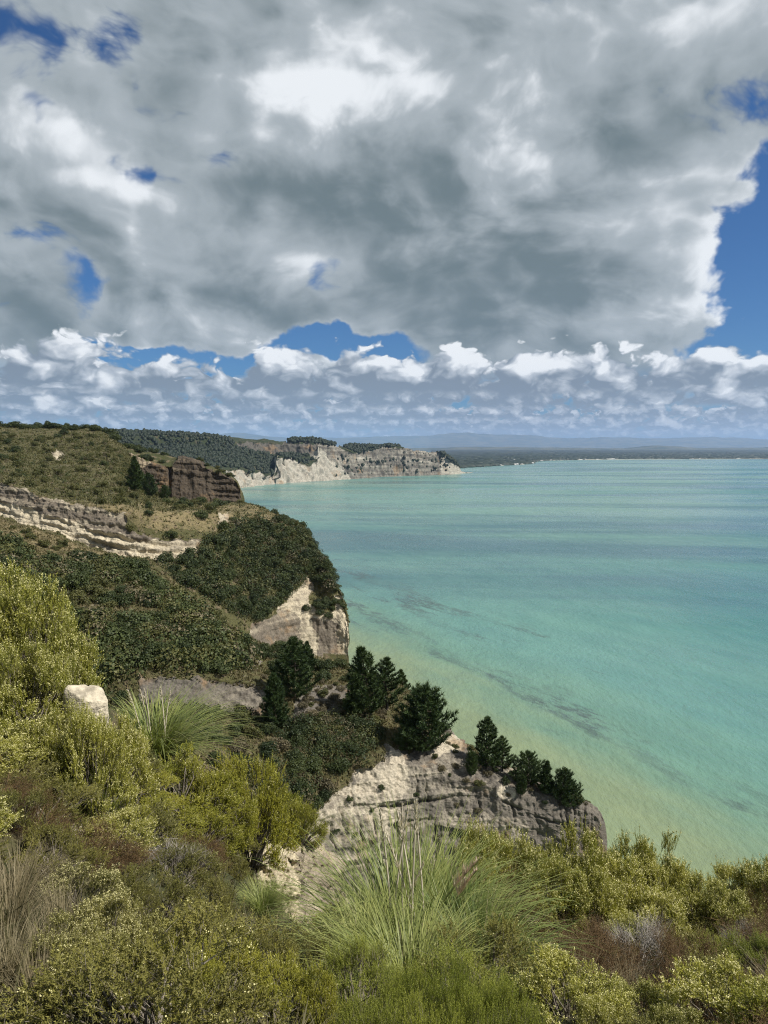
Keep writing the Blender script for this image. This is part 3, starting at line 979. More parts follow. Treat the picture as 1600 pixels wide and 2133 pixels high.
# ------------------------------------------------------------------ nearer scrub ridge with its seaward cliff
def make_ridge():
    T = [(-250, 1050, 190), (0, 1078, 180), (50, 1091, 178), (100, 1112, 175), (180, 1142, 172), (250, 1161, 170), (300, 1179, 168), (350, 1204, 165), (380, 1226, 162), (450, 1278, 156), (480, 1306, 152), (530, 1334, 148), (575, 1352, 145),
         (640, 1366, 142), (700, 1380, 138), (760, 1400, 134), (810, 1420, 130), (850, 1438, 126), (900, 1490, 120), (935, 1522, 116), (960, 1545, 114), (985, 1562, 112), (1020, 1588, 110), (1060, 1600, 109), (1075, 1598, 109), (1100, 1622, 108), (1150, 1646, 106), (1210, 1672, 104), (1245, 1690, 103), (1256, 1704, 102), (1262, 1725, 101.5), (1265, 1750, 101)]
    A = [(-250, 1180, 140), (0, 1200, 135), (150, 1260, 130), (300, 1290, 128), (400, 1310, 128), (500, 1372, 128), (575, 1405, 125), (640, 1432, 121), (700, 1460, 117), (760, 1490, 113), (850, 1540, 108), (900, 1562, 107), (935, 1582, 106), (985, 1602, 105.5), (1060, 1628, 104.5), (1150, 1662, 103), (1210, 1684, 102), (1245, 1704, 101.5), (1265, 1760, 100.6)]
    B = [(-250, 1330, 112), (0, 1370, 108), (290, 1400, 106), (400, 1405, 108), (500, 1412, 112), (560, 1432, 113), (640, 1500, 107), (700, 1560, 102), (760, 1580, 101), (850, 1592, 102), (935, 1612, 102.5), (985, 1628, 102.6), (1060, 1652, 102.4), (1150, 1682, 101.5), (1265, 1768, 100.1)]
    C_ = [(-250, 1430, 105), (0, 1455, 102.5), (290, 1476, 102), (400, 1481, 104), (500, 1484, 107), (560, 1494, 107.5), (640, 1556, 102.5), (700, 1615, 98.5), (760, 1645, 98.5), (850, 1655, 100), (1060, 1690, 101.3), (1265, 1785, 99.7)]
    D = [(-250, 1560, 92), (290, 1600, 88), (500, 1622, 90), (640, 1664, 92.5), (700, 1694, 95), (760, 1705, 96.5), (850, 1712, 98.6), (1265, 1805, 99.3)]
    E = [(-250, 1700, 82), (290, 1720, 80), (500, 1742, 84), (640, 1792, 90.5), (700, 1830, 93.5), (850, 1855, 97), (1265, 1860, 98.8)]

    def cover(s, G, N):
        C = np.zeros(G.shape)
        x, y = ragged(s, 10, 0.03)
        x2, y2 = ragged(s, 5, 0.09, 4.0)
        rock = inside([(640, 1690), (690, 1660), (725, 1640), (745, 1600), (790, 1580), (800, 1545), (850, 1560), (935, 1520), (1000, 1575), (1080, 1590), (1110, 1622), (1250, 1685), (1290, 1760), (1290, 6000), (600, 6000), (640, 1740)], x, y)
        rock |= inside([(290, 1402), (560, 1425), (565, 1495), (480, 1485), (390, 1480), (290, 1470)], x, y)
        rock |= inside([(640, 1420), (740, 1430), (760, 1480), (690, 1490), (600, 1500)], x2, y2)
        rock |= inside([(505, 1350), (560, 1340), (570, 1370), (520, 1390)], x2, y2)
        C[..., 0] = rock
        pal = np.full(x.shape, 0.30)
        pal[inside([(640, 1690), (740, 1640), (745, 1595), (800, 1560), (850, 1590), (850, 1640), (800, 1690), (850, 1750), (800, 1800), (640, 1800)], x, y)] = 0.62
        for pl in ([(735, 1575), (762, 1570), (758, 1612), (732, 1608)], [(812, 1548), (838, 1560), (848, 1600), (835, 1640), (800, 1660), (795, 1625), (815, 1600)],
                   [(690, 1655), (730, 1635), (760, 1630), (800, 1625), (790, 1655), (740, 1660)], [(900, 1535), (955, 1530), (960, 1560), (905, 1580), (890, 1570)],
                   [(1060, 1592), (1085, 1595), (1085, 1625), (1062, 1620)], [(1040, 1640), (1075, 1650), (1060, 1668), (1035, 1660)], [(640, 1690), (820, 1682), (840, 1690), (700, 1704), (640, 1708)]):
            pal[inside(pl, x2, y2)] = 1.05
        pal[inside([(290, 1395), (570, 1420), (570, 1500), (290, 1480)], x, y)] = 0.18
        pal[inside([(640, 1415), (760, 1430), (760, 1490), (600, 1505)], x, y)] = 0.0
        pal[inside([(1090, 1640), (1290, 1680), (1290, 1900), (1100, 1900)], x, y)] = 0.05
        C[..., 1] = pal
        stw = np.full(x.shape, 0.18)
        stw[inside([(-100, 1060), (0, 1078), (100, 1110), (190, 1142), (290, 1175), (230, 1175), (100, 1150), (0, 1120), (-100, 1120)], x, y)] = 0.75
        stw[inside([(340, 1200), (400, 1235), (480, 1300), (560, 1345), (520, 1350), (450, 1300), (380, 1250)], x, y)] = 0.6
        C[..., 2] = stw
        return C

    def disp(s, G, N, C):
        d = rock_relief(G, C, 1.7, beds=0.22, gully=0.60, rough=0.20, tilt=(0.04, 0.0))
        d += C[..., 0] * 1.0 * shp(lambda p: fbm(p * 0.09 + 5, 3), G)
        d += (1 - C[..., 0]) * 0.6 * shp(lambda p: fbm(p * 0.14, 5), G)
        # long undercut ledge that runs across the cliff, and open cracks
        led = np.interp(s.qx, [640, 720, 850, 960, 1060, 1265], [1700, 1690, 1668, 1655, 1672, 1745]) + 6 * shp(lambda p: fbm(p * 0.3, 4), G)
        f = (s.qy - led)
        brk = np.clip(0.25 + 1.3 * shp(lambda p: fbm(p * 0.22 + 2.0, 3), G), 0, 1)
        d += C[..., 0] * brk * (0.40 * np.exp(-((f + 4) / 6.0) ** 2) - 0.75 * np.exp(-((f - 5) / 2.8) ** 2)) * (s.qx > 640)
        f2 = s.qy - led - 38 - 5 * shp(lambda p: fbm(p * 0.3 + 8, 4), G)
        brk2 = np.clip(1.3 * shp(lambda p: fbm(p * 0.2 + 6.0, 3), G), 0, 1)
        d += C[..., 0] * brk2 * (0.30 * np.exp(-((f2 + 4) / 6.0) ** 2) - 0.6 * np.exp(-((f2 - 4) / 2.6) ** 2)) * (s.qx > 640)
        jit = 5 * shp(lambda p: fbm(p * 0.5 + 1, 3), G)
        rg = np.random.default_rng(3)
        for i in range(26):
            cx0, w = rg.uniform(640, 1260), rg.uniform(1.2, 2.6)
            y0 = rg.uniform(1610, 1780)
            d -= C[..., 0] * 0.45 * np.exp(-((s.qx + jit - cx0 - 0.12 * (s.qy - y0)) / w) ** 2) * np.exp(-((s.qy - y0) / 28) ** 2)
        d *= np.clip((1266 - s.qx) / 25, 0.12, 1)
        return G + N * d[..., None]
    mat = land_mat('ridge_ground', 1.6, (0.04, 0.0), pale=(0.42, 0.37, 0.285), grey=(0.128, 0.114, 0.095), dirt=(0.110, 0.082, 0.055), bump=0.35)
    return Loft('scrub_ridge', [T, A, B, C_, D, E], np.concatenate([np.linspace(-250, 280, 150), np.linspace(281.5, 1265, 560)]), mat, [56, 60, 48, 56, 46], disp, cover, back=90, wrap=(16, 70, 20), foot=(6, -2, 6))


ridge = make_ridge()


# ------------------------------------------------------------------ the ground at the camera's feet
GP = np.array([(-8, -5, -.8), (0, -5, -.6), (8, -5, -.9), (-5, 0, -1.5), (0, 0, -1.7), (5, 0, -2.0), (-2.4, 4, -2.8), (-1.1, 4, -3.3), (0, 4, -3.6), (1.5, 4, -3.7), (3, 4, -3.8), (6, 4, -3.9), (-6, 5, -2.6),
               (-4, 6, -3.2), (-3.2, 6, -3.4), (-1.7, 6, -4.5), (0, 6, -4.9), (3, 6, -5), (-7, 9, -3), (-4.8, 9, -3.7), (-2.4, 9, -5.6), (-1, 9, -6.6), (0, 9, -6.9), (3, 9, -6.8), (6, 9, -6.6), (9, 9, -6.5),
               (-9, 12, -3.2), (-6.2, 12, -4.2), (-4.8, 12, -4.6), (-3.6, 12, -5.9), (-2, 12, -8.6), (0, 12, -9.4), (4, 12, -9), (8, 12, -8.6), (-10, 15, -3.8), (-7.5, 15, -4.8), (-5, 15, -6.6), (-3.6, 15, -8.2), (-2.3, 15, -10.4),
               (-1, 15, -11.2), (0, 15, -11.8), (5, 15, -12), (11, 15, -12), (-14, 20, -6), (-10, 20, -8), (-6, 20, -12), (0, 20, -17), (8, 20, -18), (14, 20, -18), (-22, 30, -18), (-10, 30, -24), (0, 30, -30), (15, 30, -32), (25, 30, -32),
               (-30, 50, -52), (0, 50, -56), (30, 50, -56)], float)
_D = np.linalg.norm(GP[:, None, :2] - GP[None, :, :2], axis=2)
_W = np.linalg.solve(_D + np.eye(len(GP)) * 0.15, GP[:, 2] - GP[:, 2].mean())


def ground_z(x, y):
    p = np.stack([np.atleast_1d(x), np.atleast_1d(y)], -1).astype(float)
    r = np.linalg.norm(p[:, None] - GP[None, :, :2], axis=2)
    z = r @ _W + GP[:, 2].mean()
    return z + HC


def make_ground():
    xs = np.concatenate([np.linspace(-30, -9, 30), np.linspace(-8.8, 12, 170), np.linspace(12.5, 30, 24)])
    ys = np.concatenate([np.linspace(-6, 2, 30), np.linspace(2.1, 17, 150), np.linspace(17.5, 50, 40)])
    gx, gy = np.meshgrid(xs, ys)
    z = ground_z(gx.ravel(), gy.ravel()).reshape(gx.shape)
    G = np.stack([gx, gy, z], -1)
    G[..., 2] += shp(lambda p: 0.16 * fbm(p * 0.9, 5, 0.55), G)
    C = np.ones((G.shape[0] * G.shape[1], 4))
    C[:, 0] = 0.0
    C[:, 1] = 0.5
    C[:, 2] = 0.25 + 0.3 * fbm(G.reshape(-1, 3) * 0.5, 3)
    idx = np.arange(gx.size).reshape(gx.shape)
    q = np.stack([idx[:-1, :-1], idx[:-1, 1:], idx[1:, 1:], idx[1:, :-1]], -1).reshape(-1, 4)
    mat = land_mat('hilltop_soil', 9.0, dirt=(0.085, 0.062, 0.040), turf=(0.05, 0.055, 0.022), straw=(0.15, 0.12, 0.065))
    tag(link('hilltop_ground', new_mesh('hilltop_ground', G.reshape(-1, 3), q, mat, smooth=True, attrs={'cover': C})), kind='structure')
    # crumbling pale clay bank on the spur
    T = [(430, 1752, 15.8), (455, 1735, 15.7), (480, 1728, 15.7), (497, 1768, 15.6), (540, 1772, 15.6), (600, 1764, 15.7), (640, 1754, 15.9), (670, 1764, 16.3), (700, 1800, 16.8), (722, 1850, 17.3)]
    A = [(430, 1765, 15.3), (455, 1748, 15.1), (480, 1742, 15.0), (497, 1782, 14.9), (540, 1784, 14.8), (600, 1776, 14.9), (640, 1768, 15.2), (670, 1778, 15.8), (700, 1810, 16.4), (722, 1856, 17.0)]
    B = [(430, 1850, 14.7), (500, 1880, 14.3), (600, 1890, 14.3), (660, 1880, 15.0), (722, 1890, 16.6)]
    D = [(430, 1990, 13.8), (600, 2000, 13.6), (722, 1990, 16.2)]

    def cover(s, G, N):
        C = np.ones(G.shape)
        x, y = ragged(s, 8, 0.06)
        pal = np.full(x.shape, 0.95)
        pal[inside([(628, 1740), (730, 1740), (730, 1990), (650, 1990)], x, y)] = 0.25
        C[..., 1] = pal
        return C

    def disp(s, G, N, C):
        d = rock_relief(G, C, 7.0, beds=0.06, gully=0.20, rough=0.14)
        d += 0.28 * shp(lambda p: fbm(p * 1.1, 5), G)
        d -= 0.45 * np.exp(-((s.qx - 492 - 0.1 * (s.qy - 1800)) / 9) ** 2)
        return G + N * d[..., None]
    mb = land_mat('clay_bank_soil', 8.0, pale=(0.50, 0.43, 0.30), grey=(0.25, 0.21, 0.16), dirt=(0.20, 0.15, 0.10), bump=0.6)
    return Loft('clay_bank', [T, A, B, D], np.linspace(430, 722, 150), mb, [10, 60, 40], disp, cover, back=2.5, wrap=(8, 2.5, 10), foot=(.4, HC - 13, 3))


clay_bank = make_ground()


# ------------------------------------------------------------------ haze over the bay
def make_haze():
    m = bpy.data.materials.new('haze_air')
    m.use_nodes = True
    t = m.node_tree
    t.nodes.clear()
    v = t.nodes.new('ShaderNodeVolumePrincipled')
    v.inputs['Color'].default_value = (0.46, 0.65, 1.0, 1)
    v.inputs['Density'].default_value = 0.000020
    v.inputs['Anisotropy'].default_value = 0.2
    o = t.nodes.new('ShaderNodeOutputMaterial')
    t.links.new(v.outputs[0], o.inputs['Volume'])
    x0, x1, y0, y1, z0, z1 = -63000, 63000, -3000, 63000, -4.0, 1500
    vv = np.array([(x, y, z) for z in (z0, z1) for y in (y0, y1) for x in (x0, x1)], float)
    q = np.array([(0, 2, 3, 1), (4, 5, 7, 6), (0, 1, 5, 4), (2, 6, 7, 3), (0, 4, 6, 2), (1, 3, 7, 5)])
    tag(link('haze', new_mesh('haze', vv, q, m)), 'thin blue haze over the whole bay', 'haze', kind='stuff')


make_haze()


# ------------------------------------------------------------------ plants: mesh builders
UP = np.array([0, 0, 1.0])


def unit(v):
    return v / (np.linalg.norm(v, axis=-1, keepdims=True) + 1e-9)


def perp(d):
    a = np.where(np.abs(d[..., 2:3]) < 0.9, np.array([0, 0, 1.0]), np.array([1.0, 0, 0]))
    s = unit(np.cross(d, a))
    return s, np.cross(s, d)


def tubes(paths, sides=5):
    """paths: list of (points, radii) -> verts, quads"""
    V, Q, o = [], [], 0
    th = np.arange(sides) / sides * 2 * math.pi
    for pts, rad in paths:
        pts = np.asarray(pts, float)
        d = unit(np.gradient(pts, axis=0))
        s, u = perp(d)
        ring = pts[:, None] + (s[:, None] * np.cos(th)[None, :, None] + u[:, None] * np.sin(th)[None, :, None]) * np.asarray(rad)[:, None, None]
        n = len(pts)
        V.append(ring.reshape(-1, 3))
        i = np.arange(n * sides).reshape(n, sides)
        Q.append(np.stack([i[:-1], np.roll(i[:-1], -1, 1), np.roll(i[1:], -1, 1), i[1:]], -1).reshape(-1, 4) + o)
        o += n * sides
    return np.concatenate(V), np.concatenate(Q)


def tri_leaves(base, d, length, width, rng):
    s, u = perp(d)
    a = rng.uniform(0, 2 * math.pi, len(base))[:, None]
    side = (s * np.cos(a) + u * np.sin(a)) * (width * 0.5)[:, None]
    V = np.stack([base - side, base + side, base + d * length[:, None]], 1)
    return V.reshape(-1, 3), np.arange(len(base) * 3).reshape(-1, 3)


def quad_leaves(c, n, size, rng, asp=0.7):
    s, u = perp(n)
    a = rng.uniform(0, 2 * math.pi, len(c))[:, None]
    p = (s * np.cos(a) + u * np.sin(a)) * (size * 0.5)[:, None]
    q = np.cross(n, p) * asp
    V = np.stack([c - p, c - q * 0.9, c + p, c + q], 1)
    return V.reshape(-1, 3), np.arange(len(c) * 4).reshape(-1, 4)


def join(parts):
    V, Fc, o = [], [], 0
    for v, f in parts:
        V.append(v)
        Fc.append(f + o)
        o += len(v)
    return np.concatenate(V), Fc


def shrub(seed, H, R, nlobe, ntwig, nleaf, tl, ll, lw, upb=0.5, lobe_r=0.16, flower=0, fl_size=0.012, wiry=0.0, tw=0.004, low=0.03):
    """branching shrub: stems, twigs set with small narrow leaves, buds on some tips"""
    rng = np.random.default_rng(seed)
    z = rng.uniform(low, 1, nlobe)
    az = rng.uniform(0, 2 * math.pi, nlobe)
    rad = rng.uniform(0.45, 1.0, nlobe) ** 0.5
    rr = np.sqrt(np.maximum(0.04, 1 - z * z * 0.9))
    bump = 1 + 0.18 * np.sin(az * 3 + seed)
    c = np.stack([R * rr * np.cos(az) * rad * bump, R * rr * np.sin(az) * rad * bump, H * (0.10 + 0.80 * z * rad)], -1)
    st = []
    for i in range(nlobe):
        b = rng.normal(0, 0.05, 3) * np.array([1, 1, 0]) - np.array([0, 0, 0.12])
        m1 = c[i] * np.array([0.35, 0.35, 0.45]) + rng.normal(0, 0.05, 3)
        m2 = c[i] * np.array([0.72, 0.72, 0.78]) + rng.normal(0, 0.05, 3)
        st.append((np.array([b, m1, m2, c[i]]), np.array([0.022, 0.015, 0.009, 0.004])))
    out = unit(c * np.array([1, 1, 0.7]) + 1e-6)
    n = nlobe * ntwig
    ci = np.repeat(np.arange(nlobe), ntwig)
    start = c[ci] + rng.normal(0, lobe_r * 0.55, (n, 3))
    d = unit(rng.normal(0, 0.6, (n, 3)) + out[ci] * 0.75 + UP * upb)
    L = tl * rng.uniform(0.55, 1.35, n)
    if nleaf:
        t = np.tile(np.linspace(0.08, 1.0, nleaf), n)
        k = np.repeat(np.arange(n), nleaf)
        pos = start[k] + d[k] * (L[k] * t)[:, None] + UP * (0.12 * L[k] * t * t)[:, None]
        if wiry:
            pos += rng.normal(0, wiry, pos.shape)
        s, u = perp(d[k])
        a = (np.arange(n * nleaf) * 2.39996)[:, None]
        ld = unit(d[k] * 0.75 + (s * np.cos(a) + u * np.sin(a)) * 0.85 + UP * 0.15)
        lv, lf = tri_leaves(pos, ld, ll * rng.uniform(0.7, 1.25, n * nleaf), np.full(n * nleaf, lw), rng)
    else:
        lv, lf = None, None
    tip = start + d * L[:, None] + UP * (0.12 * L)[:, None]
    tv, tf = tri_leaves(start - d * (0.3 * L)[:, None], unit(tip - start), L * 1.3, np.full(n, tw), rng)
    sv, sq = tubes(st, 4)
    res = {'stems': join([(sv, sq), (tv, tf)])}
    if lv is not None:
        res['foliage'] = (lv, lf)
    if flower:
        m = rng.random(n) < flower
        ft = tip[m]
        nf = 9
        kf = np.repeat(np.arange(len(ft)), nf)
        o = rng.normal(0, 0.016, (len(kf), 3))
        fv, fq = quad_leaves(ft[kf] + o, unit(rng.normal(0, 1, (len(kf), 3)) + UP * 0.5), fl_size * rng.uniform(0.7, 1.3, len(kf)), rng, 1.0)
        res['flowers'] = (fv, fq)
    return res


def strips(base, az, elev, L, w, droop, rng, seg=8):
    """arching grass blades"""
    n = len(base)
    pts = np.zeros((n, seg + 1, 3))
    pts[:, 0] = base
    e = elev.copy()
    hz = np.stack([np.cos(az), np.sin(az), 0 * az], -1)
    for i in range(seg):
        d = hz * np.cos(e)[:, None] + UP * np.sin(e)[:, None]
        pts[:, i + 1] = pts[:, i] + d * (L / seg)[:, None]
        e = e - droop * ((i + 1) / seg) ** 1.3
    side = np.stack([-np.sin(az), np.cos(az), 0 * az], -1)
    tw = rng.uniform(-0.7, 0.7, n)
    side = unit(side + UP * tw[:, None] * 0.6)
    f = np.linspace(0, 1, seg + 1)
    wd = w[:, None] * np.minimum(1, (1 - f) * 1.8 + 0.04)[None]
    V = np.stack([pts - side[:, None] * wd[..., None] * .5, pts + side[:, None] * wd[..., None] * .5], 2)
    i = np.arange(n * (seg + 1) * 2).reshape(n, seg + 1, 2)
    q = np.stack([i[:, :-1, 0], i[:, :-1, 1], i[:, 1:, 1], i[:, 1:, 0]], -1).reshape(-1, 4)
    return V.reshape(-1, 3), q


def tussock(seed, n, Lmin, Lmax, w, r0, e0=52, e1=88, droop=0.42, seg=8):
    rng = np.random.default_rng(seed)
    az = rng.uniform(0, 2 * math.pi, n)
    rr = r0 * np.sqrt(rng.random(n))
    a2 = az + rng.normal(0, 0.7, n)
    base = np.stack([rr * np.cos(a2), rr * np.sin(a2), np.full(n, -0.05)], -1)
    elev = np.radians(rng.uniform(e0, e1, n))
    L = rng.uniform(Lmin, Lmax, n)
    return strips(base, az, elev, L, w * rng.uniform(0.6, 1.3, n), droop * rng.uniform(0.3, 1.5, n) * (L / Lmax), rng, seg)


def plume(seed, h, lean, az, fresh):
    rng = np.random.default_rng(seed)
    t = np.linspace(0, 1, 8)
    hz = np.array([math.cos(az), math.sin(az), 0])
    pts = UP[None] * (t * h)[:, None] + hz[None] * (lean * t ** 1.8)[:, None]
    sv, sq = tubes([(pts, np.linspace(0.010, 0.006, 8))], 4)
    n = 120 if fresh else 80
    ph = 0.30 if fresh else 0.34
    f = rng.random(n)
    base = UP[None] * (h - ph * f)[:, None] + hz[None] * (lean * (1 - ph * f / h) ** 1.8)[:, None]
    a = rng.uniform(0, 2 * math.pi, n)
    d = unit(np.stack([np.cos(a) * .38, np.sin(a) * .38, np.full(n, 0.9)], -1) + hz * 0.2)
    fv, ff = tri_leaves(base, d, (0.10 if fresh else 0.07) * (0.5 + f) * rng.uniform(.6, 1.2, n), np.full(n, 0.010), rng)
    return (sv, sq), (fv, ff)


def bush(seed, nlobe=13, nleaf=2400, leaf=0.11, flat=0.85, rlo=0.26, rhi=0.46):
    """crown of unit radius made of leaf clumps, and a short forked trunk"""
    rng = np.random.default_rng(seed)
    z = rng.uniform(0.05, 0.85, nlobe)
    az = rng.uniform(0, 2 * math.pi, nlobe)
    rd = np.sqrt(rng.random(nlobe)) * 0.72 * np.sqrt(1 - (z * 0.75) ** 2)
    c = np.stack([rd * np.cos(az), rd * np.sin(az), 0.15 + z * flat], -1)
    r = rng.uniform(rlo, rhi, nlobe)
    w = r ** 2
    li = rng.choice(nlobe, nleaf, p=w / w.sum())
    d = unit(rng.normal(0, 1, (nleaf, 3)) + UP * 0.25)
    rad = r[li] * rng.uniform(0.55, 1.12, nleaf) ** 0.6
    pos = c[li] + d * rad[:, None] * np.array([1, 1, 0.85])
    keep = pos[:, 2] > -0.05
    pos, d = pos[keep], d[keep]
    nrm = unit(d + rng.normal(0, 0.55, d.shape))
    v, q = quad_leaves(pos, nrm, leaf * rng.uniform(0.6, 1.4, len(pos)), rng)
    st = [(np.array([(0, 0, -0.25), (0.02, 0.01, 0.1), c[i] * 0.5, c[i]]), np.array([0.06, 0.05, 0.03, 0.012])) for i in range(min(6, nlobe))]
    return {'trunk': (lambda a: (a[0], [a[1]]))(tubes(st, 4)), 'crown': (v, q)}


def pine(seed, nwh=13, per=6, spread=0.36, bare=0.08, taper=0.75, tuft=0.075):
    """unit-height pine: trunk, whorls of upturned boughs, needle tufts"""
    rng = np.random.default_rng(seed)
    bend = rng.normal(0, 0.03, 2)

    def axis(h):
        return np.stack([bend[0] * np.sin(h * 3), bend[1] * np.sin(h * 2.5), h], -1)
    hh = np.linspace(-0.06, 0.97, 9)
    tr = [(axis(hh), np.linspace(0.030, 0.004, 9))]
    bp, tp, td = [], [], []
    for i in range(nwh):
        f = i / (nwh - 1)
        h = bare + (0.95 - bare) * f
        ln0 = spread * ((1 - f) ** taper * 0.92 + 0.10) * (0.75 + 0.25 * min(1, f * 6 + .3))
        for j in range(per):
            a = (j + rng.uniform(-.3, .3)) / per * 2 * math.pi + i * 0.9
            ln = ln0 * rng.uniform(0.6, 1.2)
            t = np.linspace(0, 1, 5)
            hz = np.array([math.cos(a), math.sin(a), 0])
            p = axis(np.array([h]))[0] + hz[None] * (ln * t)[:, None] + UP[None] * (ln * (0.10 * t + 0.38 * t ** 2.2))[:, None]
            bp.append((p, np.linspace(0.009, 0.002, 5)))
            nt = int(9 + 26 * ln / spread)
            tt = rng.uniform(0.22, 1.0, nt) ** 0.8
            base = np.stack([np.interp(tt, t, p[:, k]) for k in range(3)], -1)
            sd = np.array([-math.sin(a), math.cos(a), 0])
            off = rng.normal(0, 1, nt) * ln * 0.17 * (1.15 - tt)
            base += sd[None] * off[:, None] + UP[None] * (np.abs(off) * 0.3 + rng.normal(0, 0.006, nt))[:, None]
            tp.append(base)
            td.append(unit(hz[None] * 0.5 + sd[None] * (np.sign(off) * 0.4)[:, None] + UP[None] * 0.75 + rng.normal(0, .25, (nt, 3))))
    tp.append(axis(np.linspace(0.86, 0.99, 8)))
    td.append(np.tile(UP, (8, 1)))
    tp, td = np.concatenate(tp), np.concatenate(td)
    k = np.repeat(np.arange(len(tp)), 7)
    d = unit(td[k] + rng.normal(0, 0.55, (len(k), 3)))
    fv, ff = tri_leaves(tp[k] - d * 0.006, d, tuft * rng.uniform(0.6, 1.2, len(k)), np.full(len(k), 0.016), rng)
    tv, tq = tubes(tr, 6)
    bv, bq = tubes(bp, 3)
    return {'trunk': (tv, [tq]), 'limbs': (bv, [bq]), 'crown': (fv, ff)}


# ------------------------------------------------------------------ plants: kinds
M = {
    'bark': wood_mat('grey_brown_bark', (0.060, 0.048, 0.038), (0.14, 0.115, 0.09)),
    'twig': wood_mat('pale_twig_bark', (0.10, 0.085, 0.065), (0.24, 0.21, 0.17)),
    'deadtwig': wood_mat('bleached_dead_twigs', (0.20, 0.18, 0.16), (0.38, 0.35, 0.31)),
    'dark': leaf_mat('dark_bush_leaves', (0.013, 0.024, 0.007), (0.066, 0.083, 0.024), 0.10, 0.16),
    'olive': leaf_mat('olive_bush_leaves', (0.040, 0.048, 0.013), (0.110, 0.108, 0.034), 0.15, 0.25),
    'scrub': leaf_mat('brown_scrub_leaves', (0.062, 0.055, 0.030), (0.15, 0.125, 0.070), 0.10, 0.25),
    'pine': leaf_mat('pine_needles', (0.017, 0.036, 0.011), (0.062, 0.092, 0.026), 0.08, 0.5),
    'yellow': leaf_mat('yellow_green_leaves', (0.140, 0.155, 0.014), (0.370, 0.345, 0.050), 0.18, 2.2),
    'flowering': leaf_mat('flowering_shrub_leaves', (0.130, 0.145, 0.018), (0.390, 0.372, 0.066), 0.18, 2.2),
    'sage': leaf_mat('sage_olive_leaves', (0.085, 0.088, 0.020), (0.255, 0.232, 0.055), 0.2, 2.0),
    'fresh': leaf_mat('fresh_green_leaves', (0.120, 0.150, 0.018), (0.310, 0.325, 0.055), 0.3, 2.0),
    'rust': leaf_mat('rusty_brown_leaves', (0.050, 0.032, 0.013), (0.150, 0.092, 0.038), 0.15, 2.0),
    'bud': leaf_mat('cream_flower_buds', (0.46, 0.44, 0.17), (0.72, 0.66, 0.36), 0.2, 2.0),
    'blade': leaf_mat('toetoe_blades', (0.085, 0.130, 0.028), (0.360, 0.375, 0.130), 0.3, 1.6, rough=0.45),
    'straw': leaf_mat('dry_straw', (0.15, 0.12, 0.065), (0.34, 0.29, 0.18), 0.25, 1.6),
    'plume': leaf_mat('old_plume', (0.46, 0.41, 0.33), (0.70, 0.63, 0.52), 0.25, 3.0),
    'pink': leaf_mat('fresh_pink_plume', (0.60, 0.43, 0.38), (0.80, 0.66, 0.56), 0.25, 3.0),
}


class Kind:
    def __init__(s, parts, mats, H=1.0, R=1.0):
        s.parts = []
        s.H, s.R = H, R
        for nm, g in parts:
            me = new_mesh(nm, g[0], g[1], M[mats[nm]])
            s.parts.append((nm, me))


def place(kind, name, loc, scale, rz, label, cat, group=None, tilt=(0, 0)):
    e = bpy.data.objects.new(name, None)
    e.empty_display_size = 0.2
    COL.objects.link(e)
    e.location = loc
    e.rotation_euler = (tilt[0], tilt[1], rz)
    e.scale = scale
    tag(e, label, cat, group)
    for nm, me in kind.parts:
        o = link(nm, me, e)
        if nm in ('foliage', 'flowers', 'crown', 'green_blades', 'dry_blades', 'blades'):
            o['kind'] = 'stuff'
    return e


BM = {'trunk': 'bark', 'crown': 'dark'}
K_dark = [Kind(bush(s).items(), BM) for s in (1, 2, 3, 4)]
K_olive = [Kind(bush(s, 11, 1700, 0.13, 0.8).items(), {'trunk': 'bark', 'crown': 'olive'}) for s in (11, 12, 13)]
K_scrub = [Kind(bush(s, 12, 1500, 0.13, 0.65).items(), {'trunk': 'bark', 'crown': 'scrub'}) for s in (21, 22)]
PM = {'trunk': 'bark', 'limbs': 'bark', 'crown': 'pine'}
K_pine = [Kind(pine(31, 14, 6, 0.34).items(), PM), Kind(pine(32, 12, 6, 0.42, 0.06).items(), PM)]
K_pine += [Kind(pine(35, 11, 5, 0.40, 0.14).items(), PM), Kind(pine(36, 15, 5, 0.30, 0.05, 0.9).items(), PM)]
K_broad = Kind(pine(33, 12, 8, 0.52, 0.05, 0.45, 0.085).items(), PM)
K_wide = Kind(pine(34, 11, 7, 0.62, 0.04, 0.55, 0.095).items(), PM)

SM = lambda f: {'stems': 'twig', 'foliage': f, 'flowers': 'bud'}
K_flow = [Kind(shrub(s, 1.6, 0.85, 44, 52, 22, 0.15, 0.030, 0.0110, 0.55, 0.125, 0.55, 0.017).items(), SM('flowering'), 1.6, 0.95) for s in (41, 42)]
K_yell = [Kind(shrub(s, 1.4, 0.85, 46, 52, 22, 0.14, 0.028, 0.0105, 0.45, 0.125, 0.08, 0.014).items(), SM('yellow'), 1.4, 0.95) for s in (51, 52)]
K_sage = [Kind(shrub(s, 1.3, 0.85, 44, 50, 22, 0.14, 0.027, 0.0105, 0.55, 0.13, 0.05, 0.012).items(), SM('sage'), 1.3, 0.95) for s in (61, 62)]
K_buds = [Kind(shrub(s, 1.5, 0.80, 40, 50, 22, 0.15, 0.028, 0.0105, 0.7, 0.12, 0.60, 0.015).items(), SM('sage'), 1.5, 0.9) for s in (66,)]
K_fres = [Kind(shrub(s, 1.2, 0.62, 38, 46, 28, 0.24, 0.021, 0.0075, 1.35, 0.11, 0.0).items(), SM('fresh'), 1.3, 0.75) for s in (71, 72)]
M['rusttwig'] = wood_mat('rusty_twigs', (0.060, 0.036, 0.018), (0.17, 0.11, 0.055))
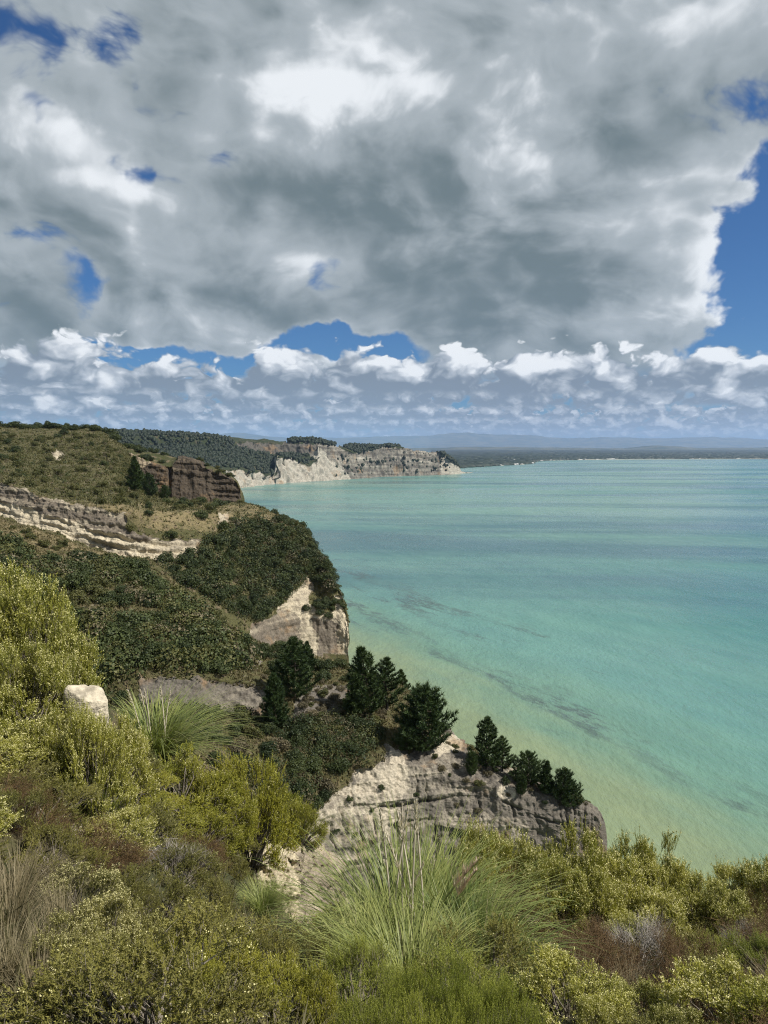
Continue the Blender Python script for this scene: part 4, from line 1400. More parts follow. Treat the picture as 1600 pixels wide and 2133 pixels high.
K_rust = [Kind(shrub(s, 1.1, 0.80, 34, 60, 18, 0.19, 0.018, 0.0055, 0.30, 0.18, 0.0, wiry=0.012, tw=0.006, low=0.0).items(), {'stems': 'rusttwig', 'foliage': 'rust'}, 1.1, 0.9) for s in (81, 82)]
K_dead = Kind(shrub(91, 1.0, 0.7, 30, 60, 0, 0.24, 0, 0, 0.35, 0.12, tw=0.006).items(), {'stems': 'deadtwig'}, 1.0, 0.8)
K_toe = [Kind([('green_blades', tussock(s, 1150, 0.9, 2.0, 0.013, 0.20, 48, 88, 0.52)), ('dry_blades', tussock(s + 1, 260, 0.6, 1.7, 0.009, 0.24, 25, 85, 0.6))],
              {'green_blades': 'blade', 'dry_blades': 'straw'}, 1.55, 1.05) for s in (101, 103)]
K_dry = [Kind([('blades', tussock(s, 520, 0.45, 1.0, 0.006, 0.16, 35, 86, 0.45, 6))], {'blades': 'straw'}, 0.85, 0.6) for s in (111, 112)]


# ------------------------------------------------------------------ bushes and trees of the slopes
rng = np.random.default_rng(77)
random.seed(4)


def grow(L, poly, n, spacing, size, kinds, name, label, cat, group, taken=None, pick=None, squash=(0.8, 1.15)):
    for g, nn in L.scatter(poly, n, spacing, rng, pick, taken):
        r = rng.uniform(*size)
        k = kinds[rng.integers(len(kinds))]
        zs = r * rng.uniform(*squash)
        place(k, name, (g[0], g[1], g[2] - 0.12 * r), (r * rng.uniform(.85, 1.2), r * rng.uniform(.85, 1.2), zs), rng.uniform(0, 6.28), label, cat, group)


soil = lambda s: s.cover[..., 0] < 0.5


def thicket(L, poly, n, spacing, size, name, label, mats, wts, seed, nq=260):
    """leafy canopy too closed to count: clumps of leaves joined into one mesh"""
    rg = np.random.default_rng(seed)
    gaps = lambda q: soil(q) & (shp(lambda v: fbm(v * 0.10 + seed, 3), q.G) > -0.30)
    pts = L.scatter(poly, n, spacing, rg, gaps, [])
    V, mi = [], []
    mat = [M[m] for m in mats]
    for g, nn in pts:
        r = size[0] + (size[1] - size[0]) * rg.random() ** 1.5
        d = unit(rg.normal(0, 1, (nq, 3)) + UP * 0.3)
        lob = 1 + 0.28 * vnoise(d * 2.2 + rg.uniform(0, 90))
        pos = d * (r * lob * rg.uniform(0.72, 1.06, nq))[:, None] * np.array([1, 1, rg.uniform(0.65, 1.35)])
        v, f = quad_leaves(pos + g + UP * 0.18 * r, unit(d + rg.normal(0, .5, d.shape)), r * (0.21 if nq > 150 else 0.30) * rg.uniform(.6, 1.4, nq), rg)
        V.append(v)
        mi.append(np.full(nq, rg.choice(len(mat), p=wts)))
    V = np.concatenate(V)
    tag(link(name, new_mesh(name, V, np.arange(len(V)).reshape(-1, 4), mat, mat_idx=np.concatenate(mi))), label, 'thicket', kind='stuff')

tk = []
HT = [(418, 1140), (470, 1095), (560, 1080), (628, 1100), (690, 1200), (700, 1232), (645, 1205), (600, 1245), (540, 1290), (480, 1275), (420, 1235), (350, 1200), (330, 1162), (420, 1155)]
grow(headland, HT, 95, 3.4, (2.4, 3.8), K_dark,
     'broadleaf_tree', 'low dark broadleaf tree in the dense thicket on the rounded headland', 'tree', 'trees of the headland thicket', tk, soil)
thicket(headland, HT, 330, 2.0, (1.5, 3.4), 'headland_thicket', 'closed dark canopy filling in between the headland trees', ('dark', 'olive', 'scrub'), (.62, .28, .10), 31, 230)
thicket(headland, [(-40, 905), (200, 905), (250, 940), (285, 1000), (330, 1030), (230, 1054), (150, 1042), (80, 1028), (-40, 990)], 620, 1.5, (0.6, 1.6), 'hillside_scrub', 'low olive scrub covering the grassy hillside', ('olive', 'dark', 'scrub'), (.6, .2, .2), 32, 130)
grow(headland, [(560, 1062), (600, 1078), (632, 1096), (655, 1135), (700, 1215), (724, 1290), (700, 1250), (650, 1150), (610, 1100)], 28, 2.6, (1.3, 2.3), K_dark + K_olive[:1],
     'bush', 'wind-clipped bush along the seaward rim of the rounded headland', 'bush', 'bushes along the rim of the rounded headland', tk)
grow(headland, [(630, 1265), (690, 1235), (702, 1262), (700, 1290), (650, 1290)], 10, 2.6, (1.4, 2.4), K_dark,
     'bush', 'dark bush clinging to the pale cliff at the tip of the rounded headland', 'bush', 'bushes on the pale headland cliff', tk)
grow(headland, [(200, 1048), (330, 1030), (512, 1052), (520, 1078), (460, 1120), (420, 1130), (260, 1115), (255, 1075)], 34, 4.2, (1.3, 2.9), K_dark + K_olive,
     'bush', 'rounded bush on the dry grass terrace above the banded cliff', 'bush', 'bushes on the dry terrace', tk, soil)
grow(headland, [(-40, 905), (200, 905), (250, 940), (285, 1000), (330, 1030), (230, 1054), (150, 1042), (80, 1028), (-40, 990)], 110, 4.6, (1.3, 2.7), K_olive,
     'shrub', 'olive green shrub on the grassy hillside above the banded cliff', 'shrub', 'shrubs on the grassy hillside', tk, soil)
grow(headland, [(-40, 905), (200, 905), (250, 940), (285, 1000), (330, 1030), (230, 1054), (150, 1042), (80, 1028), (-40, 990)], 18, 6.0, (1.6, 3.2), K_dark,
     'bush', 'dark bush among the olive shrubs of the grassy hillside', 'bush', 'dark bushes on the grassy hillside', tk, soil)
for px in np.arange(-30, 250, 7.0):
    g = headland.at_pixel(px, float(np.interp(px, [-30, 200, 225, 245, 262], [888, 894, 902, 917, 933])))
    r = rng.uniform(2.6, 4.6) * (1.15 if px < 40 else 1.0)
    place(K_dark[rng.integers(4)], 'skyline_tree', (g[0], g[1] + rng.uniform(-4, 10), g[2] - 0.8), (r * 1.15, r, r * rng.uniform(.75, 1.15)), rng.uniform(0, 6.28),
          'dark tree in the belt along the skyline of the grassy hill', 'tree', 'trees along the grassy hill skyline')
grow(bluff, [(255, 926), (310, 938), (350, 945), (372, 951), (340, 971), (300, 957), (275, 942)], 18, 3.6, (1.8, 3.2), K_dark,
     'bush', 'dark bush on top of the brown bluff beside its pale notch', 'bush', 'bushes on top of the brown bluff', tk, soil)
grow(bluff, [(400, 952), (432, 965), (482, 989), (497, 1001), (480, 995), (425, 971)], 12, 3.4, (1.4, 2.3), K_dark + K_olive,
     'bush', 'low bush along the sloping rim of the brown bluff', 'bush', 'bushes along the rim of the brown bluff', tk)
grow(headland, [(355, 1040), (512, 1048), (512, 1056), (355, 1052)], 12, 3.0, (1.2, 2.2), K_olive + K_dark[:1],
     'bush', 'bush at the foot of the brown bluff on the terrace edge', 'bush', 'bushes at the foot of the brown bluff', tk)

tk = []
RT = [(80, 1172), (200, 1166), (290, 1190), (365, 1238), (435, 1290), (510, 1345), (530, 1395), (420, 1402), (300, 1396), (200, 1440), (110, 1420), (90, 1300), (20, 1200), (-40, 1140), (20, 1130)]
grow(ridge, RT, 120, 2.3, (1.4, 3.0), K_dark + K_olive[:2],
     'bush', 'dense dark bush on the scrub ridge above the grey rock band', 'bush', 'bushes on the scrub ridge slope', tk, soil)
thicket(ridge, RT, 500, 1.1, (0.6, 2.9), 'ridge_thicket', 'closed green scrub filling in between the ridge bushes', ('dark', 'olive', 'scrub'), (.56, .30, .14), 33, 200)
grow(ridge, [(-100, 1070), (0, 1085), (100, 1118), (190, 1150), (300, 1185), (240, 1185), (100, 1160), (0, 1130), (-100, 1130)], 16, 3.5, (0.9, 1.8), K_olive,
     'shrub', 'small olive shrub on the straw-coloured crest of the scrub ridge', 'shrub', 'shrubs on the dry ridge crest', tk, soil)
GT_ = [(150, 1440), (390, 1472), (560, 1488), (600, 1505), (690, 1478), (770, 1490), (800, 1535), (745, 1590), (700, 1650), (640, 1690), (560, 1690), (440, 1600), (200, 1500)]
grow(ridge, GT_, 60, 1.9, (1.1, 2.0), K_dark + K_olive[:1] + K_scrub[:1],
     'bush', 'dark bush in the gully below the grey rock band', 'bush', 'bushes below the grey rock band', tk, soil)
thicket(ridge, GT_, 300, 1.0, (0.8, 1.6), 'gully_thicket', 'tangled dark and brown scrub filling the gully below the rock band', ('dark', 'olive', 'scrub'), (.62, .22, .16), 34, 180)
grow(ridge, [(545, 1345), (640, 1366), (740, 1396), (780, 1415), (740, 1430), (640, 1415), (560, 1395), (520, 1375)], 26, 2.1, (1.2, 2.3), K_dark,
     'bush', 'dark bush on the crest between the pines and the headland cliff', 'bush', 'bushes on the pine ridge crest', tk)
grow(ridge, [(360, 1210), (480, 1305), (575, 1352), (600, 1400), (640, 1420), (580, 1450), (520, 1400), (420, 1300)], 40, 1.7, (0.6, 1.2), K_scrub + K_olive[:1],
     'shrub', 'low brown scrub on the bare spine of the ridge', 'shrub', 'scrub on the bare ridge spine', tk)
grow(ridge, [(640, 1420), (760, 1425), (810, 1480), (800, 1545), (700, 1500), (620, 1500)], 46, 1.5, (0.55, 1.2), K_scrub + K_olive[:1],
     'shrub', 'greyish brown scrub on the bare slope below the pines', 'shrub', 'scrub below the pines', tk)
grow(ridge, [(940, 1530), (1000, 1575), (1090, 1605), (1250, 1690), (1240, 1700), (1060, 1660), (940, 1620), (890, 1590)], 46, 1.4, (0.4, 0.95), K_scrub + K_olive[:1] + K_dark[:1],
     'shrub', 'small scrub tuft on the broken rim of the seaward cliff', 'shrub', 'scrub on the seaward cliff rim', tk)
grow(ridge, [(700, 1620), (1100, 1650), (1100, 1740), (700, 1760)], 16, 3.0, (0.4, 0.8), K_dark + K_scrub,
     'shrub', 'tuft of scrub rooted in the seaward cliff face', 'shrub', 'tufts on the seaward cliff face', tk)

# (landform, base px, base py, top py, kind, width factor, label)
PINES = [
    (ridge, 610, 1455, 1328, 1, 1.15, 'tall dark pine on the ridge spine beside the brown scree'),
    (ridge, 576, 1515, 1402, 0, 0.8, 'slender dark pine below the tall pine of the ridge spine'),
    (ridge, 640, 1400, 1335, 1, 1.0, 'short pine behind the tall pine of the ridge spine'),
    (ridge, 770, 1488, 1345, 1, 1.0, 'tallest pointed pine of the clump on the ridge crest'),
    (ridge, 806, 1478, 1372, 1, 1.15, 'second pine of the clump, against the tallest pointed one'),
    (ridge, 842, 1462, 1393, 1, 1.1, 'small outer pine of the clump, leaning towards the sea'),
    (ridge, 740, 1490, 1400, 0, 1.0, 'short landward pine under the tallest pointed one'),
    (ridge, 886, 1562, 1430, 2, 1.1, 'broad dome-crowned pine on the edge of the pale gully'),
    (ridge, 848, 1560, 1480, 1, 1.2, 'low pine pressed against the broad dome-crowned pine'),
    (ridge, 1016, 1598, 1492, 1, 1.0, 'upright spiky pine standing alone on the seaward rim'),
    (ridge, 1046, 1606, 1530, 1, 1.1, 'smaller pine beside the upright spiky pine'),
    (ridge, 983, 1612, 1562, 2, 0.8, 'small round pine on the cliff face below the spiky pine'),
    (ridge, 1098, 1634, 1566, 3, 1.0, 'squat spreading pine next to the pale rock knob'),
    (ridge, 1084, 1652, 1612, 2, 0.9, 'little pine hanging on the cliff under the squat spreading pine'),
    (ridge, 1136, 1650, 1578, 1, 1.25, 'middle pine of the row on the seaward end of the rim'),
    (ridge, 1166, 1664, 1596, 3, 0.9, 'wind-swept pine of the row on the seaward end of the rim'),
    (ridge, 1192, 1676, 1622, 3, 1.0, 'last and lowest pine at the seaward end of the rim'),
    (headland, 279, 1022, 955, 1, 1.1, 'taller dark pine beside the brown bluff'),
    (headland, 311, 1034, 988, 1, 1.3, 'shorter dark pine beside the brown bluff'),
    (headland, 300, 1024, 985, 1, 1.1, 'pine squeezed between the two dark pines of the bluff'),
    (headland, 343, 1040, 1012, 2, 1.1, 'small round pine at the foot of the brown bluff'),
]
KP = [K_pine[0], K_pine[1], K_broad, K_wide, K_pine[2], K_pine[3]]
for i, (L, px, py, top, kd, wf, lab) in enumerate(PINES):
    g = L.at_pixel(px, py)
    h = (py - top) / F * g[1] * 1.08
    lean = (rng.normal(0, .05), 0.12 if px > 1090 and L is ridge else rng.normal(0, .05))
    kd = (1, 4, 5)[i % 3] if kd == 1 else kd
    place(KP[kd], 'pine_tree', (g[0], g[1], g[2] - 0.3), (h * wf * rng.uniform(.74, .98), h * wf * rng.uniform(.74, .98), h), i * 1.7, lab, 'pine', 'pines on the rims and ridges', lean)


# ground cover of the slopes: dry grass and low herbs, past counting
def cover_stuff(L, name, label, n, size, mats, pymax, seed, pxr=(-60, 1300), pw=None):
    rg = np.random.default_rng(seed)
    qx, qy = L.qx[:-1, :-1], L.qy[:-1, :-1]
    ok = L.front[:-1, :-1] & (L.cover[:-1, :-1, 0] < 0.5) & (qx > pxr[0]) & (qx < pxr[1]) & (qy < pymax)
    w = np.where(ok, L.area / L.G[:-1, :-1, 1] ** 1.0, 0).ravel()
    ids = rg.choice(len(w), size=n, p=w / w.sum())
    a, b2 = np.divmod(ids, L.nc - 1)
    f1, f2 = rg.random((n, 1)), rg.random((n, 1))
    g = L.G[a, b2] * (1 - f1) * (1 - f2) + L.G[a + 1, b2] * f1 * (1 - f2) + L.G[a, b2 + 1] * (1 - f1) * f2 + L.G[a + 1, b2 + 1] * f1 * f2
    k = np.repeat(np.arange(n), 5)
    d = unit(rg.normal(0, 0.55, (len(k), 3)) + UP)
    sz = size * rg.uniform(0.5, 1.5, n)[k] * rg.uniform(0.7, 1.2, len(k))
    v, f = tri_leaves(g[k] + rg.normal(0, size * 0.35, (len(k), 3)) * np.array([1, 1, 0]) - UP * 0.05, d, sz, sz * 0.42, rg)
    tag(link(name, new_mesh(name, v, f, mats)), label, 'ground cover', kind='stuff')


def turf_mat(name, c1, c2, scale):
    return leaf_mat(name, c1, c2, 0.12, scale)


cover_stuff(headland, 'hillside_grass', 'rough dry grass and herbs covering the hillside and headland', 21000, 0.75, turf_mat('hillside_grass_blades', (0.050, 0.055, 0.018), (0.185, 0.165, 0.072), 0.07), 1340, 1)
cover_stuff(ridge, 'ridge_grass', 'rough dry grass and herbs covering the scrub ridge', 24000, 0.45, turf_mat('ridge_grass_blades', (0.052, 0.052, 0.020), (0.185, 0.155, 0.078), 0.12), 1760, 2)


# ------------------------------------------------------------------ the foreground shrubs and grasses
def fg(kinds, name, px, top, Y, w, label, cat, group=None, i=[0], minh=0.45, foot=None):
    i[0] += 1
    k = kinds[i[0] % len(kinds)] if isinstance(kinds, list) else kinds
    a, b = ray(px, top)
    X = float(a) * Y
    zg = float(ground_z(X, Y)[0]) if foot is None else HC + float(ray(px, foot)[1]) * Y
    h = max(minh, HC + float(b) * Y - zg)
    sx = w / F * Y / (2 * k.R)
    sz = h / k.H
    sx = min(max(sx, sz * 0.55), sz * 1.9)
    return place(k, name, (X, Y, zg - 0.04), (sx * rng.uniform(.92, 1.08), sx * rng.uniform(.92, 1.08), sz), rng.uniform(0, 6.28), label, cat, group)


G1 = 'flowering shrubs of the near spur'
for px, t, Y, w in ((0, 1152, 10, 240), (72, 1200, 9.6, 180), (115, 1262, 9.6, 150), (110, 1335, 9.2, 110), (50, 1320, 8.6, 220), (95, 1430, 9.0, 150), (60, 1470, 8, 240), (0, 1540, 7.4, 220), (-60, 1260, 9, 220), (138, 1462, 7.9, 150), (236, 1470, 8.1, 150), (190, 1474, 7.6, 130), (235, 1500, 10.2, 170), (100, 1560, 8.0, 200)):
    fg(K_flow, 'flowering_shrub', px, t, Y, w, 'yellow-green shrub dotted with cream buds on the spur around the white boulder', 'shrub', G1)
for px, t, Y, w in ((205, 1560, 9.6, 200), (110, 1620, 7.8, 230), (260, 1580, 10.4, 160), (40, 1640, 7.0, 240), (90, 1700, 6.6, 240), (290, 1700, 8.0, 220), (110, 1840, 5.5, 210), (20, 1800, 5.8, 200), (478, 1800, 12.6, 110), (452, 1840, 11.0, 120), (490, 1870, 10.0, 90)):
    fg(K_sage, 'olive_shrub', px, t, Y, w, 'dull olive shrub below the white boulder', 'shrub', 'olive shrubs below the white boulder')
fg(K_fres, 'green_shrub', 178, 1585, 7.6, 150, 'fine-leaved bright green shrub beside the pale rocks on the spur', 'shrub')
Y1 = 'yellow shrubs above the clay bank'
for px, t, Y, w in ((372, 1560, 10.8, 250), (440, 1585, 11.2, 180), (300, 1605, 10, 190), (515, 1552, 13.6, 110), (330, 1660, 9.0, 200), (420, 1670, 10.4, 170)):
    fg(K_yell, 'yellow_shrub', px, t, Y, w, 'bright yellow-green rounded shrub on the spur above the clay bank', 'shrub', Y1)
for px, t, Y, w, ft in ((585, 1640, 16.6, 150, 1775), (628, 1658, 16.4, 110, 1760), (545, 1670, 16.3, 130, 1785), (490, 1640, 16.2, 150, 1765), (455, 1660, 16.0, 120, 1740)):
    fg(K_yell, 'yellow_shrub', px, t, Y, w, 'yellow-green shrub growing on the very brink of the clay bank', 'shrub', 'yellow shrubs on the clay bank brink', foot=ft)
for px, t, Y, w, lab in ((200, 1748, 6.4, 250, 'dense rusty brown twiggy shrub, roundest of the brown ones'), (75, 1800, 6.0, 180, 'rusty brown shrub spreading next to the roundest brown one'),
                         (400, 1730, 8.6, 170, 'brown shrub at the foot of the yellow shrubs by the clay bank'), (1060, 1838, 7.4, 170, 'dark rusty shrub behind the big grass clump'),
                         (1235, 1962, 6.0, 270, 'reddish brown bush among the dry grass tussocks'), (1130, 1985, 5.6, 210, 'reddish brown bush beside the drooping grass blades'),
                         (1450, 1955, 6.3, 240, 'large wiry brown bush below the flowering shrub row'), (1410, 2040, 5.0, 270, 'wiry brown bush in front of the large one'),
                         (1545, 2060, 4.8, 240, 'wiry brown bush beside the fresh green shrub'), (1590, 1850, 9.0, 120, 'brown bush behind the end of the flowering shrub row')):
    fg(K_rust, 'brown_shrub', px, t, Y, w, lab, 'shrub', 'brown twiggy shrubs')
for px, t, Y, w in ((365, 1800, 7.2, 230), (425, 1850, 6.6, 170), (330, 1900, 6.0, 210), (560, 1955, 5.5, 250), (425, 1985, 5.1, 250), (640, 1995, 5.1, 190), (255, 1905, 5.6, 180), (520, 2010, 4.6, 220)):
    fg(K_sage, 'olive_shrub', px, t, Y, w, 'olive shrub on the near slope in front of the clay bank', 'shrub', 'olive shrubs in front of the clay bank')
for px, t, Y, w in ((165, 1885, 4.7, 210), (215, 2000, 4.0, 200), (300, 2020, 4.2, 170), (150, 2050, 3.5, 190), (260, 2080, 3.4, 200)):
    fg(K_buds, 'flowering_shrub', px, t, Y, w, 'shrub thick with small cream buds beside the dry straw grass', 'shrub', 'flowering shrubs beside the straw grass')
for px, t, Y, w in ((460, 2045, 4.0, 260), (575, 2065, 3.8, 230), (360, 2065, 3.7, 210), (670, 2075, 3.8, 170)):
    fg(K_yell, 'yellow_shrub', px, t, Y, w, 'low yellow-green shrub at the foot of the big grass clump', 'shrub', 'low yellow shrubs by the big grass clump')
for px, t, Y, w in ((40, 1990, 4.7, 220), (20, 2040, 4.0, 220), (95, 2060, 3.6, 160)	, (10, 2090, 3.4, 200), (80, 2110, 3.2, 180), (130, 2000, 4.3, 150)):
    fg(K_dry, 'straw_grass_tussock', px, t, Y, w, 'straw-coloured dry grass tussock beside the cream-budded shrubs', 'grass', 'dry tussocks beside the budded shrubs')
for px, t, Y, w, lab in ((350, 1745, 7.4, 170, 'bleached dead shrub below the yellow shrubs of the spur'), (1330, 1925, 7.2, 220, 'bleached grey dead shrub under the flowering shrub row'), (1550, 1935, 7.8, 130, 'small grey dead shrub by the fresh green shrub'),
                         (660, 1740, 16.6, 60, 'grey dead shrub on the brink of the clay bank')):
    fg(K_dead, 'dead_shrub', px, t, Y, w, lab, 'shrub', 'bleached dead shrubs', foot=1775 if 'brink' in lab else None)

# toetoe grass, with its flower stalks as parts


def toetoe(px, top, Y, w, label, stalks, i):
    e = fg(K_toe, 'toetoe_grass', px, top, Y, w, label, 'grass', 'toetoe grass clumps')
    for j, (h, lean, az, fresh) in enumerate(stalks):
        (sv, sq), (fv, ff) = plume(200 + 20 * i + j, h, lean, az, fresh)
        n = np.array([0.15 * math.cos(j * 2.4), 0.15 * math.sin(j * 2.4), 0])
        st = link('flower_stalk', new_mesh('flower_stalk', sv + n, sq, M['blade'] if fresh else M['plume']), e)
        link('plume', new_mesh('plume', fv + n, ff, M['pink'] if fresh else M['plume']), st)
        st.rotation_euler = (0, 0, -e.rotation_euler.z)
    return e


old = lambda h, l, a: (h, l, math.radians(a), False)
toetoe(850, 1748, 6.1, 570, 'largest toetoe clump with tall grey flower stalks over drooping green blades',
       [old(1.95, .10, 170), old(1.85, .12, 200), old(2.05, .05, 20), old(1.75, .2, 150), old(1.9, .15, 10), old(1.7, .3, 190), old(1.8, .1, 90),
        (1.55, .62, math.radians(-8), True), (1.35, .42, math.radians(-20), True), (1.42, .30, math.radians(-30), False)], 0)
toetoe(765, 1885, 5.5, 300, 'green toetoe clump spilling from the side of the largest one', [], 1)
toetoe(985, 1860, 5.6, 400, 'toetoe clump with bent blades towards the brown bushes', [], 2)
toetoe(860, 1930, 5.0, 420, 'fresh green toetoe clump under the largest one', [], 3)
toetoe(545, 1845, 8.6, 140, 'small dark toetoe tuft against the clay bank', [], 4)
toetoe(320, 1455, 12.6, 360, 'arching toetoe clump beside the white boulder on the spur', [old(1.9, .05, 170), old(1.8, .1, 190), old(1.95, .12, 150), old(1.7, .1, 20), old(1.85, .2, 175)], 5)
toetoe(925, 1740, 8.2, 150, 'upright toetoe tuft behind the largest clump', [], 6)
for px, t, Y, w in ((835, 2000, 3.7, 230), (930, 1990, 3.6, 230), (1035, 2035, 3.4, 220), (760, 2060, 3.3, 190), (1125, 2085, 3.2, 170), (880, 2060, 3.1, 220), (980, 2075, 3.1, 220)):
    fg(K_fres, 'green_shrub', px, t, Y, w, 'bright fresh green upright shrub at the foot of the largest toetoe clump', 'shrub', 'fresh green shrubs by the toetoe')
for px, t, Y, w in ((1005, 1702, 9.6, 190), (1062, 1728, 9.3, 180), (1122, 1752, 9.0, 180), (1200, 1722, 9.6, 200), (1258, 1745, 10, 160), (1318, 1742, 10.5, 150), (1368, 1732, 11, 160), (1300, 1790, 9.2, 210), (1402, 1785, 9.9, 190), (1470, 1826, 9.3, 190),
                    (1542, 1795, 11, 170), (1592, 1786, 11, 160), (1530, 1850, 8.9, 170), (1160, 1800, 8.5, 210), (1378, 1855, 8.5, 190), (1000, 1775, 8.6, 160), (1235, 1800, 8.6, 190), (1640, 1800, 10, 180), (1720, 1800, 9.6, 190), (1800, 1800, 9.8, 200), (1890, 1790, 9.6, 200), (1980, 1790, 9.8, 200), (1760, 1880, 8.2, 200), (1880, 1890, 8.2, 200), (2080, 1790, 9.8, 220)):
    fg(K_flow, 'flowering_shrub', px, t, Y, w, 'yellow-green shrub with cream buds in the row along the cliff edge', 'shrub', 'flowering shrub row along the cliff edge')
for px, t, Y, w in ((1215, 1985, 5.7, 210), (1310, 1985, 6.0, 150), (1150, 1950, 6.5, 170), (1260, 2040, 4.9, 190)):
    fg(K_dry, 'straw_grass_tussock', px, t, Y, w, 'dry straw tussock among the reddish brown bushes', 'grass', 'dry tussocks among brown bushes')
for px, t, Y, w in ((1595, 1955, 6.6, 220), (1520, 1945, 7.0, 150), (1600, 2060, 4.8, 170)):
    fg(K_fres, 'green_shrub', px, t, Y, w, 'fresh green upright shrub below the end of the flowering row', 'shrub', 'fresh green shrubs below the flowering row')
for px, t, Y, w in ((1335, 2060, 4.6, 180), (1245, 2095, 3.8, 150), (1410, 2095, 4.0, 150)):
    fg(K_flow, 'flowering_shrub', px, t, Y, w, 'small shrub with white buds in front of the wiry brown bushes', 'shrub', 'small budded shrubs before the brown bushes')

# tell the shrubs of a group apart by counting from something one can find
ORD = 'nearest second third fourth fifth sixth seventh eighth ninth tenth eleventh twelfth thirteenth fourteenth fifteenth sixteenth'.split()


def count_from(group, px, py, Y, text, pick=lambda o: True):
    ref = P(px, py, Y)
    mem = [o for o in COL.objects if o.get('group') == group and pick(o)]
    mem.sort(key=lambda o: (o.location.x - ref[0]) ** 2 + (o.location.y - ref[1]) ** 2)
    for n, o in enumerate(mem[:len(ORD)]):
        o['label'] = text % ORD[n]


TOE = (850, 1900, 6.1)
count_from('flowering shrub row along the cliff edge', *TOE, 'cream-budded shrub of the outer cliff-edge row, %s one from the largest toetoe', lambda o: o.location.y >= 9.25)
count_from('flowering shrub row along the cliff edge', *TOE, 'cream-budded shrub of the inner cliff-edge row, %s one from the largest toetoe', lambda o: o.location.y < 9.25)
count_from(G1, 190, 1470, 8.8, 'yellow-green shrub with cream buds on the spur, %s one to the white boulder')
count_from(Y1, 320, 1500, 12.6, 'bright yellow-green shrub on the spur, %s one to the arching toetoe clump')
count_from('yellow shrubs on the clay bank brink', 430, 1750, 15.8, 'yellow-green shrub on the clay bank brink, %s one from its landward end')
count_from('olive shrubs below the white boulder', 190, 1470, 8.8, 'dull olive shrub of the near spur, %s one to the white boulder')
count_from('olive shrubs in front of the clay bank', 560, 1850, 14.5, 'olive shrub on the near slope, %s one to the clay bank')
count_from('flowering shrubs beside the straw grass', 200, 1800, 6.4, 'olive shrub thick with cream buds, %s one to the roundest brown shrub')
count_from('low yellow shrubs by the big grass clump', *TOE, 'low yellow-green shrub on the near slope, %s one to the largest toetoe')
count_from('fresh green shrubs by the toetoe', *TOE, 'bright fresh green upright shrub, %s one to the largest toetoe')
count_from('dry tussocks beside the budded shrubs', 200, 1800, 6.4, 'straw-coloured tussock beside the budded shrubs, %s one to the roundest brown shrub')
count_from('dry tussocks among brown bushes', *TOE, 'dry straw tussock among reddish brown bushes, %s one to the largest toetoe')
count_from('fresh green shrubs below the flowering row', *TOE, 'fresh green shrub below the flowering row, %s one from the largest toetoe')
count_from('small budded shrubs before the brown bushes', *TOE, 'small budded shrub in front of wiry brown bushes, %s one to the largest toetoe')

# dry grass and litter on the ground between the shrubs
rg = np.random.default_rng(9)
nG = 15000
yG = 2.2 + 14 * rg.random(nG) ** 1.5
xG = rg.uniform(-0.8, 1.1, nG) * yG
gG = np.stack([xG, yG, ground_z(xG, yG)], -1)
kG = np.repeat(np.arange(nG), 3)
lG = rg.uniform(0.10, 0.32, len(kG))
vG, fG = tri_leaves(gG[kG] + rg.normal(0, 0.05, (len(kG), 3)) * np.array([1, 1, 0]) - UP * 0.03, unit(rg.normal(0, 0.7, (len(kG), 3)) + UP), lG, lG * 0.09, rg)
tag(link('hilltop_grass', new_mesh('hilltop_grass', vG, fG, turf_mat('hilltop_grass_blades', (0.045, 0.048, 0.018), (0.20, 0.165, 0.085), 1.2))),
    'short dry grass and litter on the ground between the foreground shrubs', 'ground cover', kind='stuff')

# low shrubs that close the gaps between the tall ones
used = [o.location.copy() for o in COL.objects if o.type == 'EMPTY' and o.location.y < 17]
fill = [(K_flow, 'flowering_shrub', 'low budding shrub closing a gap between taller foreground shrubs', 'shrub', 'low budding shrubs between the tall ones'),
        (K_yell, 'yellow_shrub', 'low yellow-green shrub closing a gap between taller foreground shrubs', 'shrub', 'low yellow shrubs between the tall ones'),
        (K_sage, 'olive_shrub', 'low olive shrub closing a gap between taller foreground shrubs', 'shrub', 'low olive shrubs between the tall ones'),
        (K_rust, 'brown_shrub', 'low brown shrub closing a gap between taller foreground shrubs', 'shrub', 'low brown shrubs between the tall ones'),
        (K_dry, 'straw_grass_tussock', 'low dry tussock closing a gap between foreground shrubs', 'grass', 'low dry tussocks between shrubs'),
        (K_fres, 'green_shrub', 'low fresh green shrub closing a gap in front of the toetoe clumps', 'shrub', 'low fresh green shrubs before the toetoe')]
cnt = 0
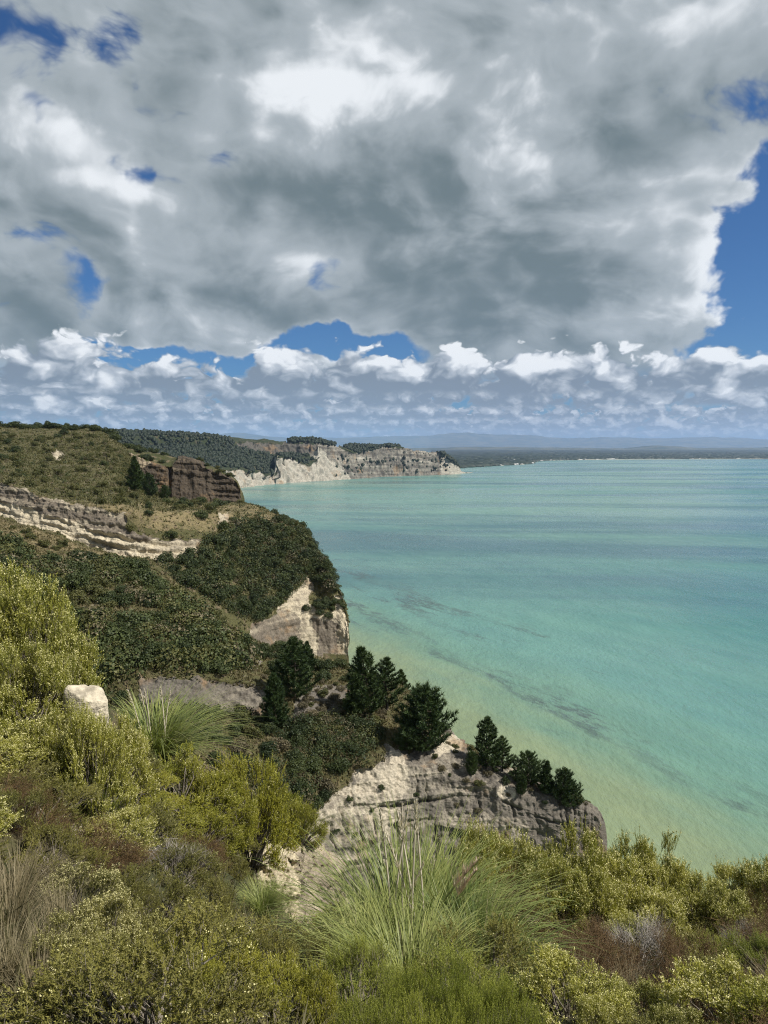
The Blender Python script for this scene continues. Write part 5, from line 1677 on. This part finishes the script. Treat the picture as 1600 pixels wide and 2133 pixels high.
for _ in range(4200):
    Y = rng.uniform(2.7, 15.5)
    X = rng.uniform(-0.75, 1.05) * Y
    if Y > 12 and X > -2.5:
        continue
    if -3.6 < X < -0.7 and 10.5 < Y < 17:
        continue
    sp = 0.42 + 0.022 * Y
    if all((u.x - X) ** 2 + (u.y - Y) ** 2 > sp * sp for u in used):
        z = float(ground_z(X, Y)[0])
        s = rng.uniform(0.40, 0.68)
        px, py = project(np.array([X, Y, z + s * 1.25]))
        if py < np.interp(px, [0, 250, 440, 480, 660, 700, 1600], [1500, 1650, 1800, 1930, 1930, 1850, 1850]):
            continue
        if px > 1080 and Y < 8:
            pr = (.06, .05, .27, .42, .20, 0)
        elif px > 640 and Y < 5:
            pr = (0, .05, .15, .05, .05, .70)
        elif Y < 5.2:
            pr = (0, 0, .72, .16, .12, 0)
        else:
            pr = (.12, .20, .44, .14, .10, 0)
        used.append(Vector((X, Y, z)))
        kk = fill[int(rng.choice(6, p=pr))]
        k = kk[0][cnt % 2]
        place(k, kk[1], (X, Y, z - 0.03), (s * 1.1, s * 1.1, s * (0.8 if kk[0] is not K_dry else 0.6)), rng.uniform(0, 6.28), kk[2], kk[3], kk[4])
        cnt += 1
        if cnt > 260:
            break
print('fill shrubs', cnt)


# ------------------------------------------------------------------ boulders on the spur
def boulder(seed, size, px, py, Y, label):
    bm_v = []
    n1, n2 = 40, 28
    th = np.linspace(0, 2 * math.pi, n1, endpoint=False)
    ph = np.linspace(0.02, math.pi - 0.02, n2)
    T, Pp = np.meshgrid(th, ph)
    v = np.stack([np.sin(Pp) * np.cos(T), np.sin(Pp) * np.sin(T), np.cos(Pp)], -1)
    p = np.sign(v) * np.abs(v) ** 0.62
    n = shp(lambda q: fbm(q * 1.6 + seed, 5, 0.6), p)
    led = np.tanh(4 * np.sin(p[..., 2] * 6 + seed + n)) * 0.05
    p = p * (1 + 0.20 * n + led * 0.5)[..., None]
    rg = np.random.default_rng(int(seed))
    for _ in range(11):                              # broken faces
        c = unit(rg.normal(0, 1, 3))
        over = np.maximum(0, (p * c).sum(-1) - rg.uniform(0.62, 0.95))
        p = p - over[..., None] * c
    p = (p + 0.05 * n[..., None] * v) * np.array(size)
    idx = np.arange(n1 * n2).reshape(n2, n1)
    q = np.stack([idx[:-1], idx[1:], np.roll(idx[1:], -1, 1), np.roll(idx[:-1], -1, 1)], -1).reshape(-1, 4)
    C = np.ones((n1 * n2, 4))
    C[:, 1] = 1.0
    me = new_mesh('boulder', p.reshape(-1, 3), q, M['boulder'], attrs={'cover': C}, smooth=False)
    a, b = ray(px, py)
    o = link('boulder', me, loc=(float(a) * Y, Y, HC + float(b) * Y))
    tag(o, label, 'boulder', 'pale boulders on the near spur')


M['boulder'] = land_mat('pale_boulder_stone', 5.0, pale=(0.52, 0.46, 0.35), grey=(0.28, 0.24, 0.18), dirt=(0.24, 0.19, 0.13), bump=0.6)
boulder(3.0, (0.27, 0.22, 0.34), 188, 1476, 8.8, 'white block of stone on the spur among flowering shrubs')
boulder(8.0, (0.09, 0.1, 0.13), 192, 1672, 7.6, 'pale rock showing between the green shrub and the brown shrubs')
boulder(12.0, (0.12, 0.12, 0.11), 163, 1738, 7.0, 'lower pale rock half hidden by the brown shrubs')
